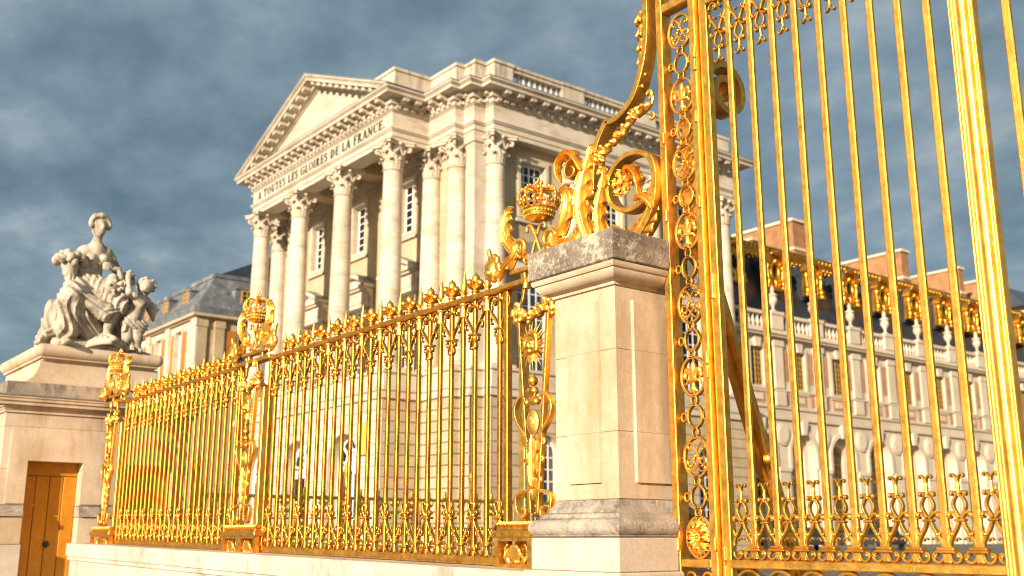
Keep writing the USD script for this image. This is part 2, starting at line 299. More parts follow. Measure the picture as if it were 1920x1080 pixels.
        v = np.vstack([v, p[0], p[-1]]); c0, c1 = k * n, k * n + 1
        f = [[t[0], t[3], t[2], t[1]] for t in f]
        tri = [[c0, q, (q + 1) % n, c0] for q in range(n)] + [[c1, (k - 1) * n + (q + 1) % n, (k - 1) * n + q, c1] for q in range(n)]
        F = np.asarray(f, int); T = np.asarray(tri, int)[:, :3]
        F = np.vstack([F[:, [0, 1, 2]], F[:, [0, 2, 3]], T])
        return self.add(v, F)
    def ball(self, c, r, sub=2):
        t = trimesh.creation.icosphere(sub, 1.0)
        return self.add(np.asarray(t.vertices) * r + np.asarray(c, float), t.faces)
    def leaf(self, spine, width, lobes=5, bulge=0.02, ridge=0.006, thick=0.008, depth=None, taper=None, nu=40, nv=17, y0=0.0, curl=0.0, cut=0.34):
        """an acanthus leaf: spine drawn in x and z, lobed edges, ribs running out from the midrib"""
        s = smooth_path(spine, nu); depth = np.zeros(nu) if depth is None else np.interp(np.linspace(0, 1, nu), np.linspace(0, 1, len(depth)), depth)
        d = np.gradient(s, axis=0); d /= np.linalg.norm(d, axis=1, keepdims=True); nr = np.stack([-d[:, 1], d[:, 0]], 1)
        u = np.linspace(0, 1, nu); prof = np.sin(PI * np.clip(u * 0.86 + 0.14, 0, 1)) ** 0.6 if taper is None else np.interp(u, np.linspace(0, 1, len(taper)), taper)
        saw = (u * lobes) % 1.0; edge = cut + (1 - cut) * np.clip(1.25 * (1 - saw) * np.clip(saw * 9, 0, 1), 0, 1) ** 0.8
        vv = np.linspace(-1, 1, nv); G = np.zeros((nu, nv, 3))
        for j, t in enumerate(vv):
            wd = width / 2 * prof * (1 - abs(t) ** 2 * (1 - edge)) * t
            lag = abs(t) ** 1.5 * width * 0.42 * prof
            q = s + nr * wd[:, None] + d * lag[:, None]
            y = y0 + depth - bulge * prof * (1 - t * t) - ridge * prof * 1.3 * np.exp(-(t / 0.12) ** 2) + ridge * prof * np.cos(2 * PI * 2.1 * abs(t)) * 1.25 - 0.35 * bulge * abs(t) ** 4 * np.sin(PI * saw) * prof + curl * t * t * prof
            G[:, j] = np.stack([q[:, 0], y, q[:, 1]], 1)
        B = G.copy(); B[..., 1] += thick * (0.4 + prof[:, None]); idx = np.arange(nu * nv).reshape(nu, nv)
        a, b, c, e = idx[:-1, :-1].ravel(), idx[1:, :-1].ravel(), idx[1:, 1:].ravel(), idx[:-1, 1:].ravel()
        N = nu * nv; F = np.vstack([np.stack([a, e, c, b], 1), np.stack([a, b, c, e], 1) + N])
        rim = np.concatenate([idx[0, :], idx[1:, -1], idx[-1, -2::-1], idx[-2:0:-1, 0]]); nx = np.roll(rim, -1)
        F = np.vstack([F, np.stack([rim, rim + N, nx + N, nx], 1)])
        return self.add(np.vstack([G.reshape(-1, 3), B.reshape(-1, 3)]), F[:, ::-1])
    def mirror_x(self, xc=0.0):
        for i in range(len(self.V)):
            self.V[i] = self.V[i] * [-1, 1, 1] + [2 * xc, 0, 0]; self.F[i] = self.F[i][:, ::-1]
        return self
    def shape(self, smooth=None):
        v, f = np.vstack(self.V), np.vstack(self.F)
        if smooth: v, f, n = creased(v, f, smooth); return Shape(v, f, n)
        return Shape(v, f, None)
def creased(v, f, angle):
    """normals smoothed except across edges sharper than the angle"""
    key = np.round(v, 5); _, inv = np.unique(key, axis=0, return_inverse=True); inv = inv.ravel()
    fn = np.cross(v[f[:, 1]] - v[f[:, 0]], v[f[:, 2]] - v[f[:, 0]]); L = np.linalg.norm(fn, axis=1); keep = L > 1e-14
    f, fn, L = f[keep], fn[keep], L[keep]; un = fn / L[:, None]
    c = inv[f].ravel(); fi = np.repeat(np.arange(len(f)), 3); order = np.argsort(c, kind='stable'); cs = c[order]
    start = np.searchsorted(cs, np.arange(cs.max() + 2)); out = np.zeros((len(f) * 3, 3)); cosA = math.cos(math.radians(angle))
    cnt = np.diff(start); rank = np.arange(len(cs)) - start[cs]
    for s in range(int(cnt.max())):
        ok = cnt[cs] > s; me = order[ok]; other = fi[order[start[cs[ok]] + s]]
        w = (un[fi[me]] * un[other]).sum(1) > cosA
        out[me[w]] += fn[other[w]]
    out /= np.maximum(np.linalg.norm(out, axis=1, keepdims=True), 1e-12)
    return v[f].reshape(-1, 3), np.arange(len(f) * 3).reshape(-1, 3), out
def smooth_path(pts, n=40, closed=False):
    p = np.asarray(pts, float)
    from scipy.interpolate import CubicSpline
    t = np.concatenate([[0], np.cumsum(np.sqrt(np.linalg.norm(np.diff(p, axis=0), axis=1)))])
    return CubicSpline(t, p)(np.linspace(0, t[-1], n))
def spiral(c, r0, r1, a0, a1, n=40):
    a = np.linspace(a0, a1, n); r = np.linspace(r0, r1, n)
    return np.stack([c[0] + r * np.cos(a), c[1] + r * np.sin(a)], 1)
def blob(prims, cell, k=0.02, smooth=60):
    """round-cones and ellipsoids melted into one skin (surface nets). ('c', p0, p1, r0, r1[, ripple]) or ('e', centre, radii[, ripple]); ripple = (direction, waves per metre, height)"""
    lo = np.min([np.minimum(p[1], p[2]) - max(p[3], p[4]) if p[0] == 'c' else np.asarray(p[1]) - np.max(p[2]) for p in prims], 0) - 3 * cell - k
    hi = np.max([np.maximum(p[1], p[2]) + max(p[3], p[4]) if p[0] == 'c' else np.asarray(p[1]) + np.max(p[2]) for p in prims], 0) + 3 * cell + k
    nn = np.ceil((hi - lo) / cell).astype(int) + 1; S = np.full(nn, 1e-30)
    ax = [lo[i] + np.arange(nn[i]) * cell for i in range(3)]; reach = 6 * k + 2 * cell
    for p in prims:
        if p[0] == 'c': a, b = np.asarray(p[1], float), np.asarray(p[2], float); l, h = np.minimum(a, b) - max(p[3], p[4]) - reach, np.maximum(a, b) + max(p[3], p[4]) + reach; rip = p[5] if len(p) > 5 else None
        else: a = np.asarray(p[1], float); rr = np.broadcast_to(np.asarray(p[2], float), 3); l, h = a - rr - reach, a + rr + reach; rip = p[3] if len(p) > 3 else None
        i0 = np.clip(np.floor((l - lo) / cell).astype(int), 0, nn); i1 = np.clip(np.ceil((h - lo) / cell).astype(int) + 1, 0, nn)
        X, Y, Z = np.meshgrid(*[ax[i][i0[i]:i1[i]] for i in range(3)], indexing='ij', sparse=True)
        if p[0] == 'c':
            ba = b - a; q = max(ba @ ba, 1e-12)
            t = np.clip(((X - a[0]) * ba[0] + (Y - a[1]) * ba[1] + (Z - a[2]) * ba[2]) / q, 0, 1)
            d = np.sqrt((X - a[0] - t * ba[0]) ** 2 + (Y - a[1] - t * ba[1]) ** 2 + (Z - a[2] - t * ba[2]) ** 2) - (p[3] + (p[4] - p[3]) * t)
        else:
            g = np.sqrt(((X - a[0]) / rr[0]) ** 2 + ((Y - a[1]) / rr[1]) ** 2 + ((Z - a[2]) / rr[2]) ** 2); d = (g - 1) * rr.min() * np.where(g > 1, 1.0, 1.0)
        if rip is not None:
            w = np.asarray(rip[0], float); ph = 2 * PI * rip[1] * (X * w[0] + Y * w[1] + Z * w[2] + 0.05 * np.sin(9 * (X + Z) + 5 * Y)); d = d + rip[2] * 1.15 * (2 * np.abs(np.sin(ph / 2)) - 1.1)
        S[i0[0]:i1[0], i0[1]:i1[1], i0[2]:i1[2]] += np.exp(np.clip(-d / k, -60, 60))
    return nets(-k * np.log(S), lo, cell, smooth)
def nets(Fv, lo, cell, smooth):
    ins = Fv < 0; c8 = [(a, b, c) for a in (0, 1) for b in (0, 1) for c in (0, 1)]; n = np.array(Fv.shape) - 1
    sl = lambda o: tuple(slice(o[i], o[i] + n[i]) for i in range(3))
    tot = sum(ins[sl(o)].astype(np.int8) for o in c8); act = np.argwhere((tot > 0) & (tot < 8)); idx = np.full(n, -1); idx[tuple(act.T)] = np.arange(len(act))
    P = np.zeros((len(act), 3)); W = np.zeros(len(act))
    for o in c8:
        for ax in range(3):
            if o[ax]: continue
            o2 = list(o); o2[ax] = 1
            f0, f1 = Fv[tuple((act + o).T)], Fv[tuple((act + o2).T)]; x = (f0 < 0) != (f1 < 0)
            t = np.where(x, f0 / np.where(x, f0 - f1, 1), 0); pt = np.tile(np.asarray(o, float), (len(act), 1)); pt[:, ax] = t
            P += pt * x[:, None]; W += x
    v = lo + (act + P / W[:, None]) * cell; faces = []
    for ax in range(3):
        b, c = (ax + 1) % 3, (ax + 2) % 3
        s0 = [slice(0, None)] * 3; s1 = [slice(0, None)] * 3; s0[ax] = slice(0, -1); s1[ax] = slice(1, None)
        e = np.argwhere(ins[tuple(s0)] != ins[tuple(s1)]); e = e[(e[:, b] > 0) & (e[:, c] > 0) & (e[:, b] < n[b]) & (e[:, c] < n[c])]
        eb, ec = np.eye(3, dtype=int)[b], np.eye(3, dtype=int)[c]
        q = np.stack([idx[tuple((e - eb - ec).T)], idx[tuple((e - ec).T)], idx[tuple(e.T)], idx[tuple((e - eb).T)]], 1)
        fl = ~ins[tuple(e.T)]; q[fl] = q[fl][:, ::-1]; faces.append(q)
    q = np.vstack(faces); f = np.vstack([q[:, [0, 1, 2]], q[:, [0, 2, 3]]])
    if smooth is None: return v, f
    vn = np.zeros_like(v); fn = np.cross(v[f[:, 1]] - v[f[:, 0]], v[f[:, 2]] - v[f[:, 0]])
    for j in range(3): np.add.at(vn, f[:, j], fn)
    return Shape(v, f, vn / np.maximum(np.linalg.norm(vn, axis=1, keepdims=True), 1e-12))
def P2(x, z): return (x, z)
def arch_poly(x0, x1, z0, zs, n=20):
    """an opening with a round head springing at zs"""
    c, r = (x0 + x1) / 2, (x1 - x0) / 2; a = np.linspace(0, PI, n)
    return Polygon([(x0, z0), (x1, z0)] + [(c + r * math.cos(t), zs + r * math.sin(t)) for t in a])
def chain_boxes(items):
    m = MB()
    for i in items: m.box(*i)
    return m

# ================================================================ ground
def ground_z(x, y):
    court = np.clip((np.asarray(y, float) - 5.5) * 0.021, 0, 1.1)
    left = np.clip((-np.asarray(x, float) - 6.0) * 0.0125, 0, 0.35)
    return 0.12 + np.maximum(court, left * (np.asarray(y) < 40))
gx = np.concatenate([np.linspace(-2500, -140, 9), np.linspace(-120, 80, 81), np.linspace(100, 2500, 9)])
gy = np.concatenate([np.linspace(-2500, -60, 9), np.linspace(-40, 120, 81), np.linspace(150, 2500, 9)])
GX, GY = np.meshgrid(gx, gy, indexing='ij'); GZ = ground_z(GX, GY)
ii = np.arange(GX.size).reshape(GX.shape)
gm = MB().add(np.stack([GX, GY, GZ], -1).reshape(-1, 3), np.stack([ii[:-1, :-1].ravel(), ii[1:, :-1].ravel(), ii[1:, 1:].ravel(), ii[:-1, 1:].ravel()], 1))
structure('ground', gm, 'cobbles', 60)

# ================================================================ the palace pavilion
pav = thing('palace_pavilion', 'cream stone palace pavilion with pediment, Corinthian columns and French inscription', 'palace', (-49.75, 35.0, 0.9))
XC = -49.75
rp = [(-41.75, 25.06), (-41.75, 27.22), (-39.46, 27.22), (-39.46, 27.74), (-38.6, 27.74), (-38.6, 28.43), (-37.96, 28.43), (-37.96, 45.9)]
PLAN = Polygon(rp + [(2 * XC - x, y) for x, y in reversed(rp)])
off = lambda d: PLAN.buffer(d, join_style=2)
def ring(d, z0, z1, hole=None): return MB().extrude(off(d) if hole is None else off(d).difference(hole), z0, z1)
SW = 30
portico = sbox(-56.7, 26.05, -42.8, 27.97)
arch = MB()
for d, z0, z1 in ((-0.05, 20.57, 20.80), (0.0, 20.80, 21.08), (0.07, 21.08, 21.16), (0.13, 21.16, 21.24)): arch.extrude(off(d).difference(portico), z0, z1)
part(pav, 'architrave', arch, 'pale_stone')
part(pav, 'portico_ceiling', MB().box(-56.69, -42.81, 26.06, 27.96, 21.20, 21.235), 'pale_stone_shade_tone')
part(pav, 'frieze', ring(0.0, 21.24, 22.05), 'pale_stone')
cor = MB()
for d, z0, z1 in ((0.06, 22.05, 22.12), (0.14, 22.12, 22.17), (0.12, 22.17, 22.36), (0.27, 22.36, 22.42), (0.27, 22.42, 22.66), (0.80, 22.66, 22.82), (0.86, 22.82, 22.88), (0.93, 22.88, 22.97)): cor.extrude(off(d), z0, z1)
part(pav, 'cornice', cor, 'pale_stone')
part(pav, 'cornice_flashing', ring(0.95, 22.97, 23.02), 'lead')
# modillions and dentils along the visible faces
segs = [((2 * XC + 41.75, 25.06), (-41.75, 25.06))] + list(zip(rp[:-1], rp[1:])) + [((2 * XC + 37.96, 28.43), (2 * XC + 38.6, 28.43)), ((2 * XC + 39.46, 27.22), (2 * XC + 41.75, 27.22))]
dent = MB()
def oriented(mb, o, d, s0, s1, n0, n1, z0, z1):
    d = np.asarray(d); nrm = np.array([d[1], -d[0]]); c = lambda s, n: o + d * s + nrm * n
    q = [c(s0, n1), c(s1, n1), c(s1, n0), c(s0, n0)]
    mb.hexa([(*p, z0) for p in q], [(*p, z1) for p in q]); return mb
for a, b in segs:
    a, b = np.array(a), np.array(b); L = np.linalg.norm(b - a); d = (b - a) / L; ext = 0.3 if L > 1.5 else 0.0
    n = max(1, int(round(L / 0.78)))
    for i in range(n):
        s = (i + 0.5) * L / n; m = MB()
        oriented(m, a, d, s - 0.15, s + 0.15, 0.26, 0.72, 22.46, 22.62)
        oriented(m, a, d, s - 0.18, s + 0.18, 0.26, 0.76, 22.62, 22.655)
        oriented(m, a, d, s - 0.15, s + 0.15, 0.26, 0.45, 22.40, 22.46)
        part(pav, 'modillion', m, 'pale_stone')
    n = max(1, int(L / 0.42))
    for i in range(n): part(pav, 'dentil', oriented(MB(), a, d, (i + 0.22) * L / n, (i + 0.78) * L / n, 0.10, 0.25, 22.185, 22.34), 'pale_stone')
# pediment
APX, SL = 26.72, 0.4135
def chevron(t0, t1, half):
    """the band between two depths below the raking top line"""
    zt = lambda x, t: APX - t - SL * abs(x - XC)
    pts = [(XC - half, zt(XC - half, t0)), (XC, APX - t0), (XC + half, zt(XC + half, t0)), (XC + half, zt(XC + half, t1)), (XC, APX - t1), (XC - half, zt(XC - half, t1))]
    return Polygon(pts).intersection(sbox(XC - 20, 22.975, XC + 20, 30))
rake = MB()
for t0, t1, pr in ((0.0, 0.10, 0.93), (0.10, 0.17, 0.86), (0.17, 0.36, 0.80), (0.36, 0.60, 0.27), (0.60, 0.68, 0.05)):
    rake.slab_xz(chevron(t0, t1, 8.0 + pr + 0.02), 25.06 - pr, 28.6)
part(pav, 'raking_cornice', rake, 'pale_stone')
part(pav, 'tympanum', MB().slab_xz(Polygon([(XC - 12, APX - 0.6 - SL * 12), (XC + 12, APX - 0.6 - SL * 12), (XC, APX - 0.6)]).intersection(sbox(-80, 23.02, 0, 40)), 25.11, 28.4), 'pale_stone')
part(pav, 'pediment_flashing', MB().slab_xz(chevron(-0.05, 0.0, 8.96), 24.10, 28.65), 'lead')
for s in (-1, 1):
    for i in range(11):
        u = 0.55 + i * 0.71; x0, x1 = XC + s * u - 0.15, XC + s * u + 0.15; m = MB()
        zz = lambda x, t: APX - t - SL * abs(x - XC)
        if zz(XC + s * u, 0.62) < 23.1: continue
        for y0, y1, t0, t1 in ((24.34, 24.8, 0.37, 0.56), (24.30, 24.8, 0.34, 0.38)):
            m.hexa([(x0, y0, zz(x0, t1)), (x1, y0, zz(x1, t1)), (x1, y1, zz(x1, t1)), (x0, y1, zz(x0, t1))], [(x0, y0, zz(x0, t0)), (x1, y0, zz(x1, t0)), (x1, y1, zz(x1, t0)), (x0, y1, zz(x0, t0))])
        part(pav, 'modillion', m, 'pale_stone')
# attic parapet: plain blocks that follow the plan, then balustrades along the flank
att = MB(); att.extrude(off(-0.12), 23.02, 23.30); att.extrude(off(-0.16).intersection(sbox(-62, 24, -30, 29.75)), 23.30, 24.36); att.extrude(off(-0.09).intersection(sbox(-62, 24, -30, 29.82)), 24.36, 24.52)
part(pav, 'attic_parapet', att, 'attic_stone')
bal_prof = [(0, 0), (0.13, 0), (0.13, 0.06), (0.08, 0.08), (0.13, 0.26), (0.12, 0.34), (0.055, 0.58), (0.055, 0.66), (0.09, 0.70), (0.11, 0.74), (0.11, 0.80), (0, 0.80)]
baluster = MB().lathe(bal_prof, n=8).shape(50)
y = 29.75
for y0, y1, kind in ((29.75, 33.0, 'b'), (33.0, 34.5, 'p'), (34.5, 38.3, 'b'), (38.3, 39.8, 'p'), (39.8, 43.6, 'b'), (43.6, 45.85, 'p')):
    if kind == 'p': part(pav, 'parapet_pedestal', MB().box(-38.7, -38.14, y0, y1, 23.30, 24.36).box(-38.76, -38.07, y0 - 0.05, y1 + 0.05, 24.36, 24.52), 'attic_stone')
    else:
        n = int((y1 - y0) / 0.34)
        for i in range(n): part(pav, 'baluster', baluster, 'pale_stone', (-38.42, y0 + (i + 0.5) * (y1 - y0) / n, 23.38 + 0.0))
        part(pav, 'balustrade_rail', MB().box(-38.66, -38.18, y0, y1, 24.18, 24.36).box(-38.72, -38.11, y0 + 0.051, y1 - 0.051, 24.36, 24.50).box(-38.66, -38.18, y0, y1, 23.30, 23.38), 'attic_stone')
part(pav, 'roof', MB().box(-60.5, -39.3, 29.9, 45.3, 23.02, 23.6), 'lead')
# walls of the main floor
def slots(n, a, w): return [(a + (i + 0.5) * w / n) for i in range(n)]
WX = [XC + 0.0 + k * 4.96 for k in (-1, 0, 1)]
hole = unary_union([sbox(x - 0.68, 17.02, x + 0.68, 19.76) for x in WX] + [sbox(x - 0.85, 9.3, x + 0.85, 13.7) for x in WX])
part(pav, 'portico_wall', MB().slab_xz(sbox(-61.2, 8.2, -38.9, 20.57).difference(hole), 27.97, 28.42), 'pale_stone_shade_tone')
sidey = [31.35, 36.6, 42.5]
sh = unary_union([sbox(y - 0.8, 17.05, y + 0.8, 19.75) for y in sidey] + [sbox(y - 0.95, 9.3, y + 0.95, 13.9) for y in sidey])
part(pav, 'flank_wall', MB().slab_yz(sbox(28.425, 8.2, 45.7, 20.57).difference(sh), -39.1, -38.62), 'pale_stone_shade_tone')
part(pav, 'rear_wall', MB().box(-61.0, -38.62, 45.705, 45.88, 8.2, 20.57).box(-61.2, -60.7, 28.425, 45.7, 8.2, 20.57), 'pale_stone')
part(pav, 'flat_pier', MB().box(-39.32, -38.61, 27.8, 28.5, 9.2, 20.2).box(-39.4, -38.55, 27.72, 28.5, 20.2, 20.565), 'pale_stone')
def window_xz(x0, x1, z0, z1, y, cols, rows, frame='white_paint', t=0.09, mt=0.045, parent=pav, mid=False):
    """a casement in a wall that faces -y; panes are their own meshes"""
    m = MB().box(x0, x0 + t, y, y + 0.07, z0, z1).box(x1 - t, x1, y, y + 0.07, z0, z1).box(x0 + t, x1 - t, y, y + 0.07, z0, z0 + t * 1.6).box(x0 + t, x1 - t, y, y + 0.07, z1 - t, z1)
    ix0, ix1, iz0, iz1 = x0 + t, x1 - t, z0 + t * 1.6, z1 - t
    cx = np.linspace(ix0, ix1, cols + 1); cz = np.linspace(iz0, iz1, rows + 1)
    for i, c in enumerate(cx[1:-1]):
        w = mt * (1.9 if (mid and i + 1 == cols // 2) else 1.0); m.box(c - w / 2, c + w / 2, y + 0.005, y + 0.06, iz0, iz1)
    for c in cz[1:-1]: m.box(ix0, ix1, y + 0.012, y + 0.055, c - mt / 2, c + mt / 2)
    w = part(parent, 'window', m, frame)
    for i in range(cols):
        part(w, 'pane', MB().box(cx[i] + 0.001, cx[i + 1] - 0.001, y + 0.03, y + 0.036, iz0, iz1), 'glass')
    return w
def window_yz(y0, y1, z0, z1, x, cols, rows, frame='white_paint', t=0.09, mt=0.045, parent=pav, mid=False):
    m = MB().box(x - 0.07, x, y0, y0 + t, z0, z1).box(x - 0.07, x, y1 - t, y1, z0, z1).box(x - 0.07, x, y0 + t, y1 - t, z0, z0 + t * 1.6).box(x - 0.07, x, y0 + t, y1 - t, z1 - t, z1)
    iy0, iy1, iz0, iz1 = y0 + t, y1 - t, z0 + t * 1.6, z1 - t
    cy = np.linspace(iy0, iy1, cols + 1); cz = np.linspace(iz0, iz1, rows + 1)
    for i, c in enumerate(cy[1:-1]):
        w = mt * (1.9 if (mid and i + 1 == cols // 2) else 1.0); m.box(x - 0.06, x - 0.005, c - w / 2, c + w / 2, iz0, iz1)
    for c in cz[1:-1]: m.box(x - 0.055, x - 0.012, iy0, iy1, c - mt / 2, c + mt / 2)
    w = part(parent, 'window', m, frame)
    for i in range(cols):
        part(w, 'pane', MB().box(x - 0.036, x - 0.03, cy[i] + 0.001, cy[i + 1] - 0.001, iz0, iz1), 'glass')
    return w
def surround(poly_hole, w, axis, a, b, parent=pav, mat='pale_stone', name='window_surround'):
    o = poly_hole.buffer(w, join_style=2).difference(poly_hole); o2 = poly_hole.buffer(w * 0.62, join_style=2).difference(poly_hole); m = MB()
    d = (b - a) * 0.5
    if axis == 'y': m.slab_xz(o, a, b).slab_xz(o2, a - abs(d), a)
    else: m.slab_yz(o, a, b).slab_yz(o2, b, b + abs(d))
    return part(parent, name, m, mat)
for i, x in enumerate(WX):
    window_xz(x - 0.68, x + 0.68, 17.02, 19.76, 28.25, 2, 6)
    surround(sbox(x - 0.68, 17.02, x + 0.68, 19.76), 0.26, 'y', 27.89, 27.97)
    part(pav, 'window_sill', MB().box(x - 1.0, x + 1.0, 27.8, 27.965, 16.62, 16.75), 'pale_stone')
    window_xz(x - 0.85, x + 0.85, 9.3, 13.7, 28.25, 4, 7, mid=True)
    # hood on consoles over the tall window
    h = MB().box(x - 1.55, x + 1.55, 27.62, 27.965, 13.72, 14.62).box(x - 1.35, x + 1.35, 27.58, 27.62, 13.95, 14.45)
    h.box(x - 1.7, x + 1.7, 27.42, 27.965, 14.62, 14.74).box(x - 1.82, x + 1.82, 27.28, 27.965, 14.74, 14.9)
    hd = part(pav, 'window_hood', h, 'pale_stone')
    for s in (-1, 1):
        c = smooth_path([(0.0, 0.0), (0.16, 0.15), (0.12, 0.45), (0.30, 0.75), (0.42, 0.95)], 14)
        pg = Polygon([(27.93 - p[0], 13.66 + p[1]) for p in c] + [(27.93, 14.62), (27.93, 13.66)])
        xx = x + s * 1.62
        part(hd, 'console', MB().slab_yz(pg, xx - 0.16, xx + 0.16), 'pale_stone')
    if i == 1:
        r = (1.82 ** 2 + 0.75 ** 2) / 1.5; a0 = math.asin(1.82 / r); cz = 14.9 + 0.75 - r
        arcp = lambda rr: [(x + rr * math.sin(t), cz + rr * math.cos(t)) for t in np.linspace(-a0, a0, 24)]
        part(pav, 'hood_pediment', MB().slab_xz(Polygon(arcp(r) + arcp(r - 0.22)[::-1]), 27.28, 27.965).slab_xz(Polygon(arcp(r - 0.2)), 27.62, 27.965), 'pale_stone')
        part(pav, 'hood_flashing', MB().slab_xz(Polygon(arcp(r + 0.04) + arcp(r)[::-1]), 27.26, 27.965), 'lead')
    else:
        tri = Polygon([(x - 1.82, 14.9), (x + 1.82, 14.9), (x, 15.68)]); inn = Polygon([(x - 1.25, 14.96), (x + 1.25, 14.96), (x, 15.44)])
        part(pav, 'hood_pediment', MB().slab_xz(tri.difference(inn), 27.28, 27.965).slab_xz(inn, 27.6, 27.965), 'pale_stone')
        part(pav, 'hood_flashing', MB().slab_xz(Polygon([(x - 1.86, 14.9), (x - 1.82, 14.9), (x, 15.68), (x + 1.82, 14.9), (x + 1.86, 14.9), (x, 15.72)]), 27.26, 27.965), 'lead')
    # ceiling beams of the portico run from the columns to the wall
for x in (XC - 7.47, XC - 2.49, XC + 2.49, XC + 7.47):
    if abs(x - XC) < 5: part(pav, 'ceiling_beam', MB().box(x - 0.5, x + 0.5, 26.05, 27.965, 20.57, 21.23), 'pale_stone_shade_tone')
for y in sidey:
    window_yz(y - 0.8, y + 0.8, 17.05, 19.75, -38.88, 4, 6, mid=True)
    surround(sbox(y - 0.8, 17.05, y + 0.8, 19.75), 0.28, 'x', -38.62, -38.54)
    part(pav, 'window_sill', MB().box(-38.615, -38.40, y - 1.15, y + 1.15, 16.6, 16.75), 'pale_stone')
    window_yz(y - 0.95, y + 0.95, 9.3, 13.9, -38.88, 4, 7, mid=True)
    h = MB().box(-38.615, -38.3, y - 1.5, y + 1.5, 13.95, 14.7).box(-38.615, -38.0, y - 1.75, y + 1.75, 14.7, 14.9)
    part(pav, 'window_hood', h, 'pale_stone')
    r = (1.75 ** 2 + 0.7 ** 2) / 1.4; a0 = math.asin(1.75 / r); cz = 14.9 + 0.7 - r
    arcp = [(y + r * math.sin(t), cz + r * math.cos(t)) for t in np.linspace(-a0, a0, 20)]
    part(pav, 'hood_pediment', MB().slab_yz(Polygon(arcp), -38.615, -38.0), 'lead')
# columns
def capital_shape(r):
    m = MB().lathe([(0, -0.04), (r + 0.05, -0.04), (r + 0.08, 0.0), (r + 0.05, 0.05), (r - 0.02, 0.06), (r - 0.03, 0.7), (r + 0.1, 1.1), (r + 0.16, 1.2), (0, 1.2)], n=16)
    def leaf(a, z0, h, w, out):
        prof = [(r - 0.02, z0), (r + 0.03, z0 + h * 0.5), (r + 0.08, z0 + h * 0.85), (r + out * 0.7, z0 + h), (r + out, z0 + h * 0.94), (r + out, z0 + h * 0.80)]
        ws = [w, w * 1.1, w * 0.95, w * 0.8, w * 0.6, w * 0.3]; ca, sa = math.cos(a), math.sin(a); vs = []
        for k, ((rr, z), ww) in enumerate(zip(prof, ws)):
            for t, dr in ((-1, -0.02), (-0.45, 0.025), (0, 0.0), (0.45, 0.025), (1, -0.02)):
                rad = rr + dr; vs.append((rad * ca - t * ww / 2 * sa, rad * sa + t * ww / 2 * ca, z + (0.04 * abs(t) if k < 3 else 0)))
        n = len(prof); f = [[k * 5 + j, k * 5 + j + 1, k * 5 + j + 6, k * 5 + j + 5] for k in range(n - 1) for j in range(4)]
        m.add(vs, f); back = [(x * 0.94, y * 0.94, z - 0.015) for x, y, z in vs]; m.add(back, [q[::-1] for q in f])
    for k in range(8):
        leaf(k * PI / 4, 0.06, 0.48, 0.34, 0.24); leaf(k * PI / 4 + PI / 8, 0.30, 0.62, 0.34, 0.27)
    for k in range(4):
        a = PI / 4 + k * PI / 2; ca, sa = math.cos(a), math.sin(a)
        p = smooth_path([(r - 0.02, 0.7), (r + 0.06, 0.95), (r + 0.22, 1.16), (r + 0.36, 1.17), (r + 0.42, 1.06), (r + 0.35, 0.97), (r + 0.28, 1.04)], 18)
        q = [(x * ca, x * sa, z) for x, z in p]; m.tube(q, np.linspace(0.08, 0.065, 18), 6)
        c = k * PI / 2; m.tube([((r + 0.10) * math.cos(c) - t * 0.24 * math.sin(c), (r + 0.10) * math.sin(c) + t * 0.24 * math.cos(c), 0.75 + 0.36 * (1 - abs(t))) for t in (-1, -0.5, -0.12)], 0.05, 5)
        m.tube([((r + 0.10) * math.cos(c) - t * 0.24 * math.sin(c), (r + 0.10) * math.sin(c) + t * 0.24 * math.cos(c), 0.75 + 0.36 * (1 - abs(t))) for t in (1, 0.5, 0.12)], 0.05, 5)
        m.ball(((r + 0.20) * math.cos(c), (r + 0.20) * math.sin(c), 1.29), 0.10, 1)
    h = r + 0.30; pts = []
    for k in range(4):
        a = PI / 4 + k * PI / 2; c = np.array([math.cos(a), math.sin(a)]) * h * 1.414; t = np.array([-math.sin(a), math.cos(a)])
        pts += [c - t * 0.09, c + t * 0.09]; mid = np.array([math.cos(a + PI / 4), math.sin(a + PI / 4)]); t2 = np.array([-mid[1], mid[0]])
        for s in (-0.5, 0, 0.5): pts.append(mid * (h - 0.16 + 0.10 * abs(s)) + t2 * s * h * 0.9)
    m.extrude(Polygon(pts), 1.21, 1.34); m.extrude(Polygon(pts).buffer(0.05, join_style=2), 1.34, 1.415)
    return m.shape(35)
CAP = capital_shape(0.46)
zs = np.linspace(0, 1, 40); shaft_prof = [(0, 9.62)]
for k in range(11):
    t0, t1 = k / 11, (k + 1) / 11; rr = lambda t: 0.535 - 0.075 * max(0, (t - 0.3) / 0.7) ** 1.4
    shaft_prof += [(rr(t0), 9.62 + 9.5 * t0 + 0.012), (rr(t1), 9.62 + 9.5 * t1 - 0.012), (rr(t1) - 0.014, 9.62 + 9.5 * t1)]
shaft_prof.append((0, 19.12))
SHAFT = MB().lathe(shaft_prof, n=32).shape(25)
BASE = MB().lathe([(0, 9.36), (0.66, 9.36), (0.70, 9.42), (0.66, 9.48), (0.58, 9.50), (0.56, 9.55), (0.61, 9.58), (0.58, 9.62), (0, 9.62)], n=24).box(-0.72, 0.72, -0.72, 0.72, 9.22, 9.36).shape(30)
cols = [(XC + a, 25.50) for a in (-7.47, -2.49, 2.49, 7.47)] + [(-42.2, 27.75), (-40.02, 27.78), (2 * XC + 42.2, 27.75), (2 * XC + 40.02, 27.78)] + [(-38.5, y) for y in (28.95, 33.7, 39.6, 45.3)] + [(2 * XC + 38.5, 28.95)]
for x, y in cols:
    c = part(pav, 'column', SHAFT, 'pale_stone', (x, y, 0)); part(c, 'capital', CAP, 'carved_stone', (x, y, 19.15)); part(c, 'column_base', BASE, 'pale_stone', (x, y, 0))
